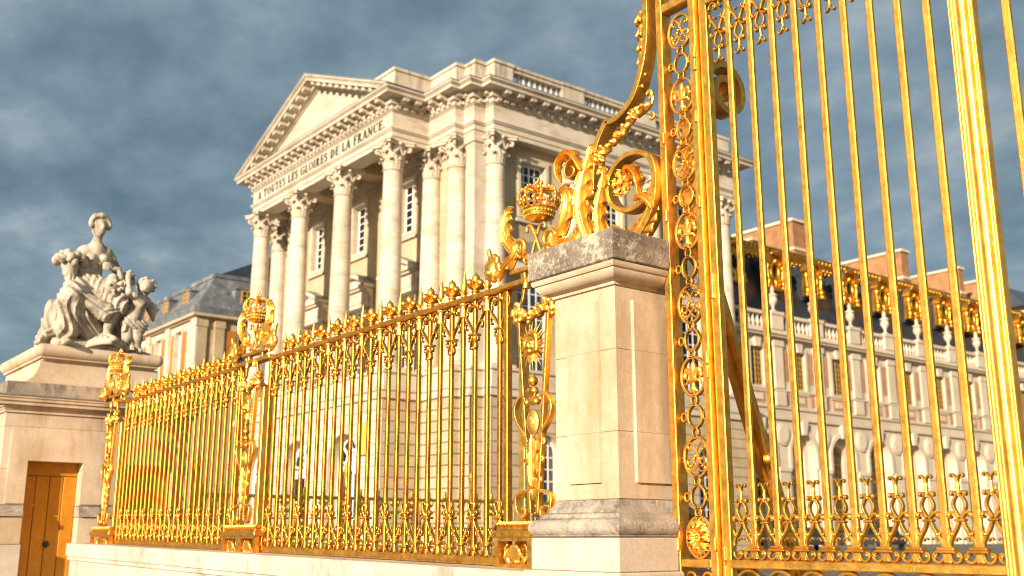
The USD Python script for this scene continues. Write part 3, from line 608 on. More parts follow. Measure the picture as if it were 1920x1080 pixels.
# pedestal zone, string course, rusticated ground floor
ped = MB().extrude(off(0.17).difference(sbox(-56.4, 26.3, -43.1, 27.9)), 8.24, 9.08); ped.extrude(off(0.27).difference(sbox(-56.4, 26.3, -43.1, 27.9)), 9.08, 9.215)
part(pav, 'balcony_parapet', ped, 'pale_stone')
part(pav, 'string_course', ring(0.40, 7.86, 8.18), 'pale_stone'); part(pav, 'string_flashing', ring(0.43, 8.18, 8.23), 'lead')
GF = off(0.26); AX = [XC + 4.66, XC - 0.22, XC - 5.1]
courses = np.linspace(0.7, 7.85, 15)
gfc = [(x, y) for x, y in GF.exterior.coords]
yF, xR, gr = 24.80, -37.70, 0.022
holesF = unary_union([arch_poly(x - 1.5, x + 1.5, 0.5, 5.0) for x in AX]); holesS = unary_union([arch_poly(y - 0.85, y + 0.85, 1.9, 5.4) for y in sidey])
part(pav, 'ground_floor_core', MB().slab_xz(sbox(-57.6, 0.5, -41.55, 7.86).difference(holesF), yF + 0.05, yF + 0.75).slab_yz(sbox(28.7, 0.5, 46.0, 7.86).difference(holesS), xR - 0.8, xR - 0.05).extrude(off(0.21).difference(sbox(-61, 25.55, -38.5, 45)).difference(sbox(-57.6, 24, -41.55, 25.9)).difference(sbox(-38.6, 28.7, -30, 46.5)), 0.5, 7.86), 'pale_stone_shade_tone')
rnd = random.Random(5)
for k in range(14):
    z0, z1 = courses[k] + gr, courses[k + 1] - gr
    row = sbox(-57.95, z0, -41.49, z1).difference(holesF.buffer(0.0)); shift = 0.9 * (k % 2)
    xs = [-57.95] + list(np.arange(-57.95 + 1.3 + shift, -41.6 - 0.7, 1.83)) + [-41.49]
    for a, b in zip(xs[:-1], xs[1:]):
        g = row.intersection(sbox(a + gr * 0.4, z0, b - gr * 0.4, z1))
        if g.area > 0.02: part(pav, 'rusticated_stone', MB().slab_xz(g, yF, yF + 0.055), 'pale_stone')
    # the flank and the stepped corner
    c = [(-41.49, 24.80), (-41.49, 26.96), (-39.2, 26.96), (-39.2, 27.48), (-38.34, 27.48), (-38.34, 28.17), (xR, 28.17)]
    for a, b in zip(c[:-1], c[1:]):
        a, b = np.array(a), np.array(b); L = np.linalg.norm(b - a); d = (b - a) / L; m = MB(); e0 = 0.0 if d[1] > 0.5 else -0.0
        oriented(m, a, d, 0.0, L, -0.05, 0.0, z0, z1); part(pav, 'rusticated_stone', m, 'pale_stone_shade_tone')
    row = sbox(28.17, z0, 46.0, z1).difference(holesS); ys = [28.17] + list(np.arange(28.17 + 1.0 + 0.8 * (k % 2), 45.2, 2.2)) + [46.0]
    for a, b in zip(ys[:-1], ys[1:]):
        g = row.intersection(sbox(a + gr * 0.4, z0, b - gr * 0.4, z1))
        if g.area > 0.02: part(pav, 'rusticated_stone', MB().slab_yz(g, xR - 0.055, xR), 'pale_stone_shade_tone')
for x in AX:
    inner = arch_poly(x - 1.5, x + 1.5, 0.5, 5.0); fr = inner.difference(inner.buffer(-0.14))
    bars = unary_union([LineString([(x, 5.0), (x + 1.45 * math.cos(t), 5.0 + 1.45 * math.sin(t))]).buffer(0.05) for t in np.linspace(0.18, PI - 0.18, 6)] + [LineString([(x + 0.75 * math.cos(t), 5.0 + 0.75 * math.sin(t)) for t in np.linspace(0, PI, 14)]).buffer(0.05), sbox(x - 1.4, 4.62, x + 1.4, 5.02), sbox(x - 0.06, 0.6, x + 0.06, 4.62)] + [sbox(x - 1.4, z - 0.05, x + 1.4, z + 0.05) for z in (1.6, 2.5, 3.4)] + [sbox(x + s - 0.04, 0.6, x + s + 0.04, 4.62) for s in (-0.7, 0.7)]).intersection(inner)
    w = part(pav, 'arched_window', MB().slab_xz(fr.union(bars), yF + 0.62, yF + 0.70), 'white_paint')
    for s in (-1, 1): part(w, 'pane', MB().slab_xz(inner.buffer(-0.1).intersection(sbox(x, 0, x + 2, 9) if s > 0 else sbox(x - 2, 0, x, 9)), yF + 0.655, yF + 0.662), 'glass')
for y in sidey:
    inner = arch_poly(y - 0.85, y + 0.85, 1.9, 5.4); bars = unary_union([inner.difference(inner.buffer(-0.1))] + [sbox(y - 0.06, 1.9, y + 0.06, 6.3)] + [sbox(y + s - 0.025, 1.9, y + s + 0.025, 6.2) for s in (-0.42, 0.42)] + [sbox(y - 0.8, z - 0.025, y + 0.8, z + 0.025) for z in np.arange(2.5, 6.0, 0.55)]).intersection(inner)
    w = part(pav, 'arched_window', MB().slab_yz(bars, xR - 0.42, xR - 0.35), 'white_paint')
    for s in (-1, 1): part(w, 'pane', MB().slab_yz(inner.buffer(-0.08).intersection(sbox(y, 0, y + 2, 9) if s > 0 else sbox(y - 2, 0, y, 9)), xR - 0.39, xR - 0.384), 'glass')
# the inscription, in serifed capitals of bronze
def glyph(ch):
    T, t = 0.20, 0.085
    st = lambda x0, y0, x1, y1, w: LineString([(x0, y0), (x1, y1)]).buffer(w / 2, cap_style=2)
    sf = lambda x, y, w=0.30: sbox(x - w / 2, y - 0.03 if y > 0.5 else y, x + w / 2, y if y > 0.5 else y + 0.055)
    def bowl(cx, cy, rx, ry, a0, a1):
        a = np.radians(np.linspace(a0, a1, 26)); o = [(cx + rx * math.cos(q), cy + ry * math.sin(q)) for q in a]
        i = [(cx + (rx - 0.07 - 0.13 * abs(math.cos(q))) * math.cos(q), cy + (ry - 0.065) * math.sin(q)) for q in a]
        return Polygon(o + i[::-1]).buffer(0)
    G = {'A': (0.74, [st(0.10, 0, 0.37, 1, t), st(0.36, 1, 0.64, 0, T), st(0.2, 0.33, 0.54, 0.33, t), sf(0.10, 0), sf(0.64, 0)]),
         'T': (0.70, [st(0.35, 0, 0.35, 1, T), st(0.04, 0.96, 0.66, 0.96, t), st(0.06, 1, 0.06, 0.76, 0.06), st(0.64, 1, 0.64, 0.76, 0.06), sf(0.35, 0, 0.36)]),
         'O': (0.82, [bowl(0.41, 0.5, 0.38, 0.51, 0, 180), bowl(0.41, 0.5, 0.38, 0.51, 180, 360)]),
         'U': (0.78, [st(0.2, 0.3, 0.2, 1, T), st(0.6, 0.3, 0.6, 1, t), bowl(0.37, 0.32, 0.27, 0.33, 180, 360), sf(0.2, 1), sf(0.6, 1)]),
         'E': (0.64, [st(0.2, 0, 0.2, 1, T), st(0.1, 0.96, 0.58, 0.96, t), st(0.2, 0.52, 0.48, 0.52, t), st(0.1, 0.04, 0.60, 0.04, t), st(0.57, 1, 0.57, 0.78, 0.05), st(0.59, 0, 0.59, 0.24, 0.05), st(0.47, 0.4, 0.47, 0.64, 0.05)]),
         'F': (0.60, [st(0.2, 0, 0.2, 1, T), st(0.1, 0.96, 0.56, 0.96, t), st(0.2, 0.52, 0.46, 0.52, t), st(0.55, 1, 0.55, 0.78, 0.05), st(0.45, 0.4, 0.45, 0.64, 0.05), sf(0.2, 0, 0.34)]),
         'L': (0.62, [st(0.2, 0, 0.2, 1, T), st(0.1, 0.04, 0.58, 0.04, t), st(0.57, 0, 0.57, 0.26, 0.05), sf(0.2, 1, 0.34)]),
         'S': (0.58, [bowl(0.29, 0.74, 0.23, 0.27, 20, 250), bowl(0.29, 0.26, 0.25, 0.28, -160, 80), st(0.17, 0.63, 0.43, 0.40, 0.16)]),
         'G': (0.80, [bowl(0.42, 0.5, 0.38, 0.51, 40, 320), st(0.68, 0.05, 0.68, 0.42, 0.17), sf(0.66, 0.45, 0.3).buffer(0.01), st(0.68, 0.78, 0.68, 1, 0.05)]),
         'I': (0.36, [st(0.18, 0, 0.18, 1, T), sf(0.18, 0), sf(0.18, 1)]),
         'R': (0.74, [st(0.2, 0, 0.2, 1, T), bowl(0.3, 0.75, 0.28, 0.255, -90, 90), st(0.2, 0.97, 0.32, 0.97, t), st(0.2, 0.52, 0.34, 0.52, t), st(0.36, 0.52, 0.64, 0, 0.17), sf(0.2, 0, 0.32), sf(0.66, 0, 0.2)]),
         'D': (0.80, [st(0.2, 0, 0.2, 1, T), bowl(0.3, 0.5, 0.44, 0.5, -90, 90), st(0.1, 0.97, 0.32, 0.97, t), st(0.1, 0.03, 0.32, 0.03, t)]),
         'N': (0.80, [st(0.15, 0, 0.15, 1, t), st(0.12, 1, 0.66, 0, T), st(0.66, 0, 0.66, 1, t), sf(0.15, 0), sf(0.66, 1), sf(0.12, 1, 0.22)]),
         'C': (0.72, [bowl(0.41, 0.5, 0.38, 0.51, 45, 315), st(0.66, 0.76, 0.66, 1, 0.05)]),
         '.': (0.3, [sbox(0.1, 0, 0.26, 0.15)])}
    return G[ch][0], unary_union(G[ch][1])
txt, adv, shapes = 'A TOUTES LES GLOIRES DE LA FRANCE.', 0.0, []
for ch in txt:
    if ch == ' ': adv += 0.42; continue
    w, g = glyph(ch); shapes.append(affinity.translate(g, adv, 0)); adv += w + 0.08
sx = 14.75 / adv
m = MB()
ins = None
for g in shapes:
    l = MB().slab_xz(affinity.translate(affinity.scale(g, sx, 0.50, origin=(0, 0)), -57.12, 21.40), 25.03, 25.062)
    part(pav, 'letter', l, 'letter_bronze')
# a long yellow banner on the ground-floor wall
wb = thing('wall_banner', 'plain yellow banner hanging on the ground-floor wall of the pavilion', 'banner', (-42.9, 24.68, 6.0))
part(wb, 'cloth', MB().box(-43.35, -42.5, 24.66, 24.69, 5.35, 6.75), 'banner_cloth')

# ================================================================ the long wing with the gilded roof crest
wing = thing('palace_wing', 'long stone and brick palace wing with slate mansard and gilded dormers', 'palace wing', (-41.0, 68.0, 1.1))
WXF, BY = -39.0, [48.4 + 3.9 * k for k in range(11)]
Y0, Y1 = 46.2, 91.0
arches = unary_union([arch_poly(y - 1.18, y + 1.18, 0.9, 6.45, 24) for y in BY]); upper = unary_union([sbox(y - 0.58, 10.22, y + 0.58, 12.5) for y in BY])
part(wing, 'wall', MB().slab_yz(sbox(Y0, 0.8, Y1, 13.1).difference(arches).difference(upper), WXF - 0.6, WXF), 'rose_stone')
part(wing, 'wall_core', MB().box(-52, -40.6, Y0, Y1, 0.8, 13.1), 'rose_stone')
part(wing, 'string_course', MB().box(WXF - 0.1, WXF + 0.16, Y0, Y1, 8.36, 8.54).box(WXF - 0.1, WXF + 0.10, Y0, Y1, 9.0, 9.12).box(WXF - 0.1, WXF + 0.10, Y0, Y1, 10.04, 10.16), 'rose_stone')
part(wing, 'cornice', MB().box(WXF - 0.3, WXF + 0.15, Y0, Y1, 13.1, 13.2).box(WXF - 0.3, WXF + 0.4, Y0, Y1, 13.2, 13.34).box(WXF - 0.3, WXF + 0.5, Y0, Y1, 13.34, 13.42), 'rose_stone')
part(wing, 'parapet_base', MB().box(WXF - 0.35, WXF + 0.12, Y0, Y1, 13.42, 13.72), 'rose_stone')
part(wing, 'balustrade_rail', MB().box(WXF - 0.33, WXF + 0.12, Y0, Y1, 14.52, 14.72), 'rose_stone')
balw = MB().lathe([(r * 1.1, z) for r, z in bal_prof], n=8).shape(50)
urn = MB().lathe([(0, 0), (0.20, 0), (0.20, 0.10), (0.09, 0.16), (0.09, 0.34), (0.14, 0.42), (0.27, 0.62), (0.29, 0.80), (0.22, 0.92), (0.31, 1.02), (0.30, 1.08), (0.17, 1.14), (0.10, 1.26), (0.13, 1.38), (0.09, 1.52), (0.03, 1.62), (0, 1.68)], n=14).shape(45)
plate = Polygon([(-0.80, -1.0), (0.80, -1.0), (0.74, -0.2), (0.70, 0.55)] + [(0.70 * math.cos(t), 0.62 + 0.62 * math.sin(t)) for t in np.linspace(0.05, PI - 0.05, 16)] + [(-0.70, 0.55), (-0.74, -0.2)]).difference(affinity.scale(Point(0, 0.12).buffer(0.38, 14), 0.85, 1.35))
PLATE = MB().slab_yz(plate, -0.25, 0.06)
for t0, t1, r0, r1, d in ((0.0, PI, 0.70, 0.86, 0.30),): PLATE.slab_yz(Polygon([(r1 * math.cos(t), 0.66 + 0.70 * r1 / 0.86 * math.sin(t)) for t in np.linspace(t0, t1, 18)] + [(r0 * math.cos(t), 0.66 + 0.70 * r0 / 0.86 * math.sin(t)) for t in np.linspace(t1, t0, 18)]), -0.25, d)
PLATE = PLATE.shape(30)
dpr = []; a = np.linspace(0, 2 * PI, 19)
for i in range(18): dpr.append(('c', (0.08, 0.40 * math.cos(a[i]), 0.57 * math.sin(a[i]) + 0.12), (0.08, 0.40 * math.cos(a[i + 1]), 0.57 * math.sin(a[i + 1]) + 0.12), 0.10, 0.10))
for s in (-1, 1):
    dpr += [('e', (0.14, s * 0.74, 0.42), (0.16, 0.17, 0.20)), ('c', (0.12, s * 0.78, 0.30), (0.12, s * 0.70, -0.35), 0.13, 0.10), ('e', (0.16, s * 0.72, -0.62), (0.2, 0.2, 0.24)), ('e', (0.16, s * 0.80, -0.95), (0.2, 0.2, 0.17)), ('e', (0.12, s * 0.38, -1.02), (0.16, 0.22, 0.15)), ('c', (0.3, s * 0.12, 1.36), (0.26, s * 0.45, 1.22), 0.12, 0.09)]
dpr += [('e', (0.16, 0, -0.98), (0.18, 0.26, 0.24)), ('e', (0.18, 0, -0.62), (0.12, 0.16, 0.14)), ('e', (0.3, 0, 1.30), (0.16, 0.20, 0.20)), ('e', (0.22, 0, 0.78), (0.12, 0.18, 0.15))]
DORM = blob(dpr, 0.055, 0.03)
pan = MB()
for i, y in enumerate(BY):
    m = MB().box(WXF - 0.15, WXF - 0.09, y - 0.58, y - 0.50, 10.22, 12.5).box(WXF - 0.15, WXF - 0.09, y + 0.50, y + 0.58, 10.22, 12.5).box(WXF - 0.14, WXF - 0.10, y - 0.05, y + 0.05, 10.3, 12.42)
    m.box(WXF - 0.15, WXF - 0.09, y - 0.5, y + 0.5, 10.22, 10.32).box(WXF - 0.15, WXF - 0.09, y - 0.5, y + 0.5, 12.42, 12.5)
    for z in np.arange(10.62, 12.4, 0.32): m.box(WXF - 0.135, WXF - 0.105, y - 0.5, y + 0.5, z - 0.018, z + 0.018)
    for s in (-0.27, 0.27): m.box(WXF - 0.135, WXF - 0.105, y + s - 0.018, y + s + 0.018, 10.3, 12.42)
    w = part(wing, 'window', m, 'ochre_paint'); part(w, 'pane', MB().box(WXF - 0.125, WXF - 0.120, y - 0.5, y + 0.5, 10.3, 12.45), 'glass')
    surround(sbox(y - 0.58, 10.22, y + 0.58, 12.5), 0.30, 'x', WXF, WXF + 0.06, wing, 'rose_stone')
    part(wing, 'keystone', MB().hexa([(WXF, y - 0.22, 12.5), (WXF + 0.2, y - 0.22, 12.5), (WXF + 0.2, y + 0.22, 12.5), (WXF, y + 0.22, 12.5)], [(WXF, y - 0.32, 13.05), (WXF + 0.2, y - 0.32, 13.05), (WXF + 0.2, y + 0.32, 13.05), (WXF, y + 0.32, 13.05)]), 'rose_stone')
    for s in (-1, 1):
        c = y + s * 1.2; part(wing, 'brick_panel', MB().box(WXF, WXF + 0.02, c - 0.25, c + 0.25, 10.66, 12.56), 'brick_face')
        c = y + s * 1.22; part(wing, 'brick_panel', MB().box(WXF, WXF + 0.02, c - 0.20, c + 0.20, 9.27, 9.96), 'brick_face')
    part(wing, 'brick_panel', MB().box(WXF, WXF + 0.02, y - 0.62, y + 0.62, 9.26, 9.96), 'brick_face'); part(wing, 'stone_tablet', MB().box(WXF + 0.01, WXF + 0.07, y - 0.40, y + 0.40, 9.42, 9.78), 'rose_stone')
    # arched ground-floor window in its deep niche
    inner = arch_poly(y - 0.80, y + 0.80, 0.9, 6.35); niche = arch_poly(y - 1.18, y + 1.18, 0.8, 6.45, 24)
    part(wing, 'niche_wall', MB().slab_yz(niche.difference(inner), WXF - 0.85, WXF - 0.55), 'rose_stone')
    bars = unary_union([inner.difference(inner.buffer(-0.1)), sbox(y - 0.07, 0.9, y + 0.07, 7.1), sbox(y - 0.8, 5.0, y + 0.8, 5.22), sbox(y - 0.8, 3.2, y + 0.8, 3.35)] + [sbox(y + s - 0.02, 0.9, y + s + 0.02, 7.1) for s in (-0.42, 0.42)] + [sbox(y - 0.75, z - 0.02, y + 0.75, z + 0.02) for z in np.arange(1.4, 7.0, 0.42)]).intersection(inner)
    w = part(wing, 'arched_window', MB().slab_yz(bars, WXF - 0.80, WXF - 0.74), 'ochre_paint'); part(w, 'pane', MB().slab_yz(inner.buffer(-0.05), WXF - 0.775, WXF - 0.77), 'glass')
    part(wing, 'archivolt', MB().slab_yz(arch_poly(y - 1.42, y + 1.42, 5.55, 6.45, 24).difference(arch_poly(y - 1.18, y + 1.18, 5.5, 6.45, 24)), WXF, WXF + 0.10), 'rose_stone')
    part(wing, 'keystone', MB().hexa([(WXF, y - 0.16, 7.55), (WXF + 0.22, y - 0.16, 7.55), (WXF + 0.22, y + 0.16, 7.55), (WXF, y + 0.16, 7.55)], [(WXF, y - 0.26, 8.34), (WXF + 0.28, y - 0.26, 8.34), (WXF + 0.28, y + 0.26, 8.34), (WXF, y + 0.26, 8.34)]), 'rose_stone')
    c = y + 1.95
    part(wing, 'pilaster', MB().box(WXF, WXF + 0.12, c - 0.40, c + 0.40, 10.2, 12.7).box(WXF, WXF + 0.18, c - 0.48, c + 0.48, 12.7, 13.05).box(WXF, WXF + 0.16, c - 0.46, c + 0.46, 9.16, 10.0), 'rose_stone')
    part(wing, 'pier', MB().box(WXF, WXF + 0.10, c - 0.50, c + 0.50, 0.9, 5.35).box(WXF, WXF + 0.18, c - 0.56, c + 0.56, 5.35, 5.58), 'rose_stone')
    el = affinity.scale(Point(0, 0).buffer(0.64, 16), 0.92, 1.0)
    part(wing, 'medallion', MB().slab_yz(affinity.translate(el, c, 7.5), WXF, WXF + 0.12).slab_yz(affinity.translate(affinity.scale(el, 0.78, 0.78), c, 7.5), WXF + 0.12, WXF + 0.17), 'rose_stone')
    part(wing, 'parapet_pedestal', MB().box(WXF - 0.36, WXF + 0.18, c - 0.55, c + 0.55, 13.72, 14.60).box(WXF - 0.40, WXF + 0.24, c - 0.6, c + 0.6, 14.60, 14.80), 'rose_stone')
    part(wing, 'urn', urn, 'carved_stone', (WXF - 0.1, c, 14.80))
    for k in range(7): part(wing, 'baluster', balw, 'carved_stone', (WXF - 0.1, c - 3.35 + 2.8 * (k + 0.5) / 7, 13.72))
    # dormer: lead cheeks, gilded surround, oval pane
    d = part(wing, 'dormer', MB().box(-41.9, -40.68, y - 0.60, y + 0.60, 16.6, 18.6).lathe([(0, -0.5), (0.66, -0.5), (0.66, 0.5), (0, 0.5)], c=(-41.5, y, 18.4), n=16, axis='x'), 'dark_slate', smooth=40)
    part(d, 'gilded_front', PLATE, 'gilding_far', (-40.42, y, 17.75)); part(d, 'gilded_carving', DORM, 'gilding_far', (-40.40, y, 17.75))
    part(d, 'oval_pane', MB().slab_yz(affinity.translate(affinity.scale(Point(0, 0).buffer(0.42, 12), 0.85, 1.35), y, 17.87), -40.75, -40.70), 'dark_interior')
    a = np.linspace(0, PI, 16)
    oc = part(wing, 'oculus', MB().tube([(-39.78, y + 0.52 * math.cos(t), 14.62 + 0.52 * math.sin(t)) for t in a], 0.09, 8), 'gilding_far', smooth=60)
    part(oc, 'oculus_panel', MB().slab_yz(Polygon([(y + 0.5 * math.cos(t), 14.62 + 0.5 * math.sin(t)) for t in a]), -40.0, -39.80), 'lead')
ro = MB().slab_xz(Polygon([(-39.75, 13.5), (-42.0, 19.35), (-52, 20.6), (-52, 13.5)]), Y0, Y1)
part(wing, 'mansard_roof', ro, 'dark_slate')
part(wing, 'crest_moulding', MB().box(-42.3, -41.82, Y0, Y1, 19.42, 19.62).box(-42.3, -41.72, Y0, Y1, 19.62, 19.72).box(-42.3, -41.78, Y0, Y1, 19.98, 20.1).box(-42.3, -41.88, Y0, Y1, 19.72, 19.98), 'gilding_far')
bead, drop = MB(), MB()
t1 = trimesh.creation.icosphere(1, 1.0); bv, bf = np.asarray(t1.vertices), np.asarray(t1.faces)
for k, y in enumerate(np.arange(Y0 + 0.3, Y1, 0.42)):
    bead.add(bv * [0.12, 0.16, 0.15] + [-41.82, y, 19.85], bf)
    dz = 0.28 if k % 3 == 0 else 0.12
    drop.add(bv * [0.08, 0.17, 0.15] + [-41.75, y, 19.30], bf); drop.add(bv * [0.07, 0.09, 0.12] + [-41.68, y, 19.12 - dz * 0.5], bf)
part(wing, 'crest_beading', bead, 'gilding_far', smooth=60); part(wing, 'crest_pendants', drop, 'gilding_far', smooth=60, kind='stuff')
for (x0, x1, y0, y1, z1) in ((-50.4, -44.9, 60.6, 62.3, 24.1), (-49.5, -46.2, 57.6, 58.8, 22.4), (-52.5, -45.0, 74.6, 75.7, 24.2), (-50.5, -45.0, 83.2, 84.0, 24.1), (-48.6, -45.0, 88.2, 88.9, 23.9), (-48.5, -44.6, 47.2, 49.9, 23.0), (-51.0, -47.4, 68.2, 69.2, 22.6)):
    c = part(wing, 'chimney', MB().box(x0, x1, y0, y1, 19.5, 21.75).box(x0 + 0.06, x1 - 0.06, y0 + 0.06, y1 - 0.06, 21.95, z1 - 0.2), 'brick_chimney')
    part(c, 'chimney_cap', MB().box(x0 - 0.08, x1 + 0.08, y0 - 0.08, y1 + 0.08, z1 - 0.2, z1).box(x0 - 0.06, x1 + 0.06, y0 - 0.06, y1 + 0.06, 21.75, 21.95), 'rose_stone')
far = thing('slate_roof_block', 'dark slate roofed block behind the right end of the gilded crest', 'building', (-48, 98, 1.1))
part(far, 'wall', MB().box(-58, -44.5, 93, 106, 1.0, 21.8), 'rose_stone')
part(far, 'roof', MB().hexa([(-59, 92, 21.8), (-44, 92, 21.8), (-44, 107, 21.8), (-59, 107, 21.8)], [(-56, 95, 24.4), (-47, 95, 24.4), (-47, 104, 24.4), (-56, 104, 24.4)]), 'slate')

# ================================================================ the far wing on the left
lw = thing('slate_roofed_wing', 'stone and orange brick wing with grey slate mansard behind the seated statue', 'palace wing', (-82, 36, 0.5))
LY, LX = 28.0, -73.2
LWX = [-76.65 - 4.25 * k for k in range(4)]
op = unary_union([sbox(x - 0.62, 13.2, x + 0.62, 16.65) for x in LWX] + [sbox(x - 0.7, 6.2, x + 0.7, 10.6) for x in LWX])
part(lw, 'wall', MB().slab_xz(sbox(-92.5, 0.2, LX, 17.2).difference(op), LY, LY + 0.5), 'pale_stone')
ops = unary_union([sbox(y - 0.62, 13.2, y + 0.62, 16.62) for y in (31.85, 36.0, 40.0)])
part(lw, 'side_wall', MB().slab_yz(sbox(LY + 0.505, 0.2, 46, 17.2).difference(ops), LX - 0.5, LX), 'pale_stone_shade_tone')
part(lw, 'floor_band', MB().box(-92.5, LX + 0.15, LY - 0.15, LY + 0.3, 12.2, 12.6).box(LX - 0.3, LX + 0.151, LY + 0.3, 46, 12.2, 12.6), 'pale_stone')
part(lw, 'cornice', MB().box(-92.8, LX + 0.25, LY - 0.25, 46.2, 17.2, 17.32).box(-93, LX + 0.5, LY - 0.5, 46.4, 17.32, 17.52), 'pale_stone_shade_tone')
part(lw, 'gutter', MB().box(-93, LX + 0.46, LY - 0.46, 46.4, 17.52, 18.05), 'pale_slate')
part(lw, 'mansard_roof', MB().hexa([(-92.8, LY - 0.2, 18.05), (LX + 0.2, LY - 0.2, 18.05), (LX + 0.2, 46, 18.05), (-92.8, 46, 18.05)], [(-90.4, LY + 2.0, 21.0), (LX - 2.2, LY + 2.0, 21.0), (LX - 2.2, 44, 21.0), (-90.4, 44, 21.0)]), 'pale_slate')
part(lw, 'roof_kerb', MB().box(-90.5, LX - 2.1, LY + 1.9, 44.1, 21.0, 21.3), 'pale_slate')
part(lw, 'upper_roof', MB().hexa([(-90.3, LY + 2.4, 21.3), (LX - 2.3, LY + 2.4, 21.3), (LX - 2.3, 44, 21.3), (-90.3, 44, 21.3)], [(-86, 36, 24.2), (-78, 36, 24.2), (-78, 38, 24.2), (-86, 38, 24.2)]), 'dark_slate')
def pilaster(x0, x1): return MB().box(x0, x1, LY - 0.14, LY, 12.62, 16.6).box(x0 - 0.06, x1 + 0.06, LY - 0.2, LY, 16.6, 17.18)
for x0, x1 in [(LX - 0.75, LX + 0.14)] + [(x - 2.5, x - 1.75) for x in LWX]: part(lw, 'pilaster', pilaster(x0, x1), 'pale_stone')
for x in LWX:
    for s in (-1, 1): c = x + s * 1.18; part(lw, 'brick_panel', MB().box(c - 0.36, c + 0.36, LY - 0.04, LY, 12.9, 16.55), 'brick_orange')
    part(lw, 'window_surround', MB().slab_xz(sbox(x - 0.8, 13.0, x + 0.8, 16.85).difference(sbox(x - 0.62, 13.2, x + 0.62, 16.65)), LY - 0.09, LY), 'pale_stone')
    window_xz(x - 0.62, x + 0.62, 13.2, 16.65, LY + 0.3, 2, 6, 'white_paint', parent=lw)
    window_xz(x - 0.70, x + 0.70, 6.2, 10.6, LY + 0.3, 2, 6, 'white_paint', parent=lw)
for y0, y1 in ((LY, 28.72), (29.32, 30.05)): part(lw, 'pilaster', MB().box(LX, LX + 0.14, y0, y1, 12.62, 16.6).box(LX, LX + 0.2, y0 - 0.05, y1 + 0.05, 16.6, 17.18), 'pale_stone_shade_tone')
for y in (31.85, 36.0, 40.0):
    window_yz(y - 0.62, y + 0.62, 13.2, 16.62, LX - 0.3, 2, 6, 'white_paint', parent=lw)
    for s in (-1, 1): c = y + s * 1.18; part(lw, 'brick_panel', MB().box(LX, LX + 0.04, c - 0.36, c + 0.36, 12.9, 16.55), 'brick_orange')
for x in (-77.35, -81.6, -85.85):
    d = part(lw, 'dormer', MB().box(x - 0.72, x + 0.72, LY + 0.55, LY + 2.2, 18.6, 19.95).box(x - 0.85, x + 0.85, LY + 0.45, LY + 2.2, 19.95, 20.08), 'pale_slate')
    part(d, 'dormer_window', MB().slab_xz(sbox(x - 0.5, 18.75, x + 0.5, 19.9).difference(unary_union([sbox(x - 0.42 + 0.44 * i, 18.85 + 0.34 * j, x - 0.06 + 0.44 * i, 19.13 + 0.34 * j) for i in (0, 1) for j in (0, 1, 2)])), LY + 0.50, LY + 0.55), 'ochre_paint')
d = part(lw, 'dormer', MB().box(LX - 2.0, LX - 0.5, 31.0, 33.2, 18.5, 19.9).slab_yz(Polygon([(30.9, 19.9), (33.3, 19.9), (32.9, 20.2), (32.1, 20.32), (31.3, 20.2)]), LX - 2.0, LX - 0.4), 'pale_slate')
part(d, 'dormer_window', MB().slab_yz(sbox(31.45, 18.7, 32.8, 19.85).difference(unary_union([sbox(31.55 + 0.4 * i, 18.8 + 0.34 * j, 31.87 + 0.4 * i, 19.08 + 0.34 * j) for i in (0, 1, 2) for j in (0, 1, 2)])), LX - 0.5, LX - 0.44), 'ochre_paint')
part(d, 'dormer_interior', MB().box(LX - 0.498, LX - 0.47, 31.5, 32.75, 18.75, 19.8), 'dark_interior')  # thin near-black sheet put in for the unlit inside

# ================================================================ guard house under the statue
gh = thing('guard_house', 'stone guard house with ochre plank doors under the seated statue', 'guard house', (-19.9, 5.5, 0.3))
GX0, GXF, GY0, GY1 = -21.6, -18.40, 3.98, 7.02
part(gh, 'wall_core', MB().box(GX0, GXF - 0.36, GY0 + 0.06, GY1 - 0.06, 0.1, 3.58), 'pier_stone')
doors = [(4.385, 5.25), (5.93, 6.80)]; dh = unary_union([sbox(a, 0.0, b, 2.82) for a, b in doors])
rows = [(0.1, 0.97, 0.10), (0.98, 1.50, 0.10), (1.51, 1.93, 0.03), (2.12, 2.68, 0.0), (2.685, 3.36, 0.0), (3.365, 3.58, 0.0)]
for k, (z0, z1, pr) in enumerate(rows):
    ys = [GY0 - pr] + ([4.6, 5.5, 6.4] if k % 2 else [5.02, 5.78]) + [GY1 + pr]
    for a, b in zip(ys[:-1], ys[1:]):
        g = sbox(a + 0.002, z0, b - 0.002, z1).difference(dh)
        if g.area > 0.01: part(gh, 'stone_block', MB().slab_yz(g, GXF - 0.36, GXF + pr), 'pier_stone' if k > 1 else 'wall_stone')
    part(gh, 'stone_block', MB().box(GX0 - pr, GXF - 0.362, GY0 - pr, GY0 + 0.06, z0, z1), 'pier_stone')
part(gh, 'raised_panel', MB().slab_yz(sbox(4.10, 2.14, 6.90, 3.34).difference(dh.buffer(0.0)), GXF, GXF + 0.022), 'pier_stone')
for ya_, yb_ in ((GY0, doors[0][0]), (doors[0][1], doors[1][0]), (doors[1][1], GY1)):
    e0, e1 = (0.07 if ya_ == GY0 else 0.0), (0.07 if yb_ == GY1 else 0.0); m = MB()
    for k_, z0, z1, d_ in ((1.0, 1.94, 2.0, 0.07), (0.6, 2.0, 2.05, 0.04), (0.2, 2.05, 2.11, 0.02)): m.box(GXF - 0.34, GXF + d_, ya_ - e0 * k_, yb_ + e1 * k_, z0, z1)
    part(gh, 'plinth_moulding', m, 'weathered_torus')
cm = MB()
for k, (e, z0, z1) in enumerate(((0.03, 3.585, 3.63), (0.05, 3.63, 3.66), (0.08, 3.66, 3.70), (0.15, 3.70, 3.76), (0.18, 3.76, 3.81), (0.20, 3.81, 3.845))): cm.box(GX0 - e, GXF + e, GY0 - e, GY1 + e, z0, z1)
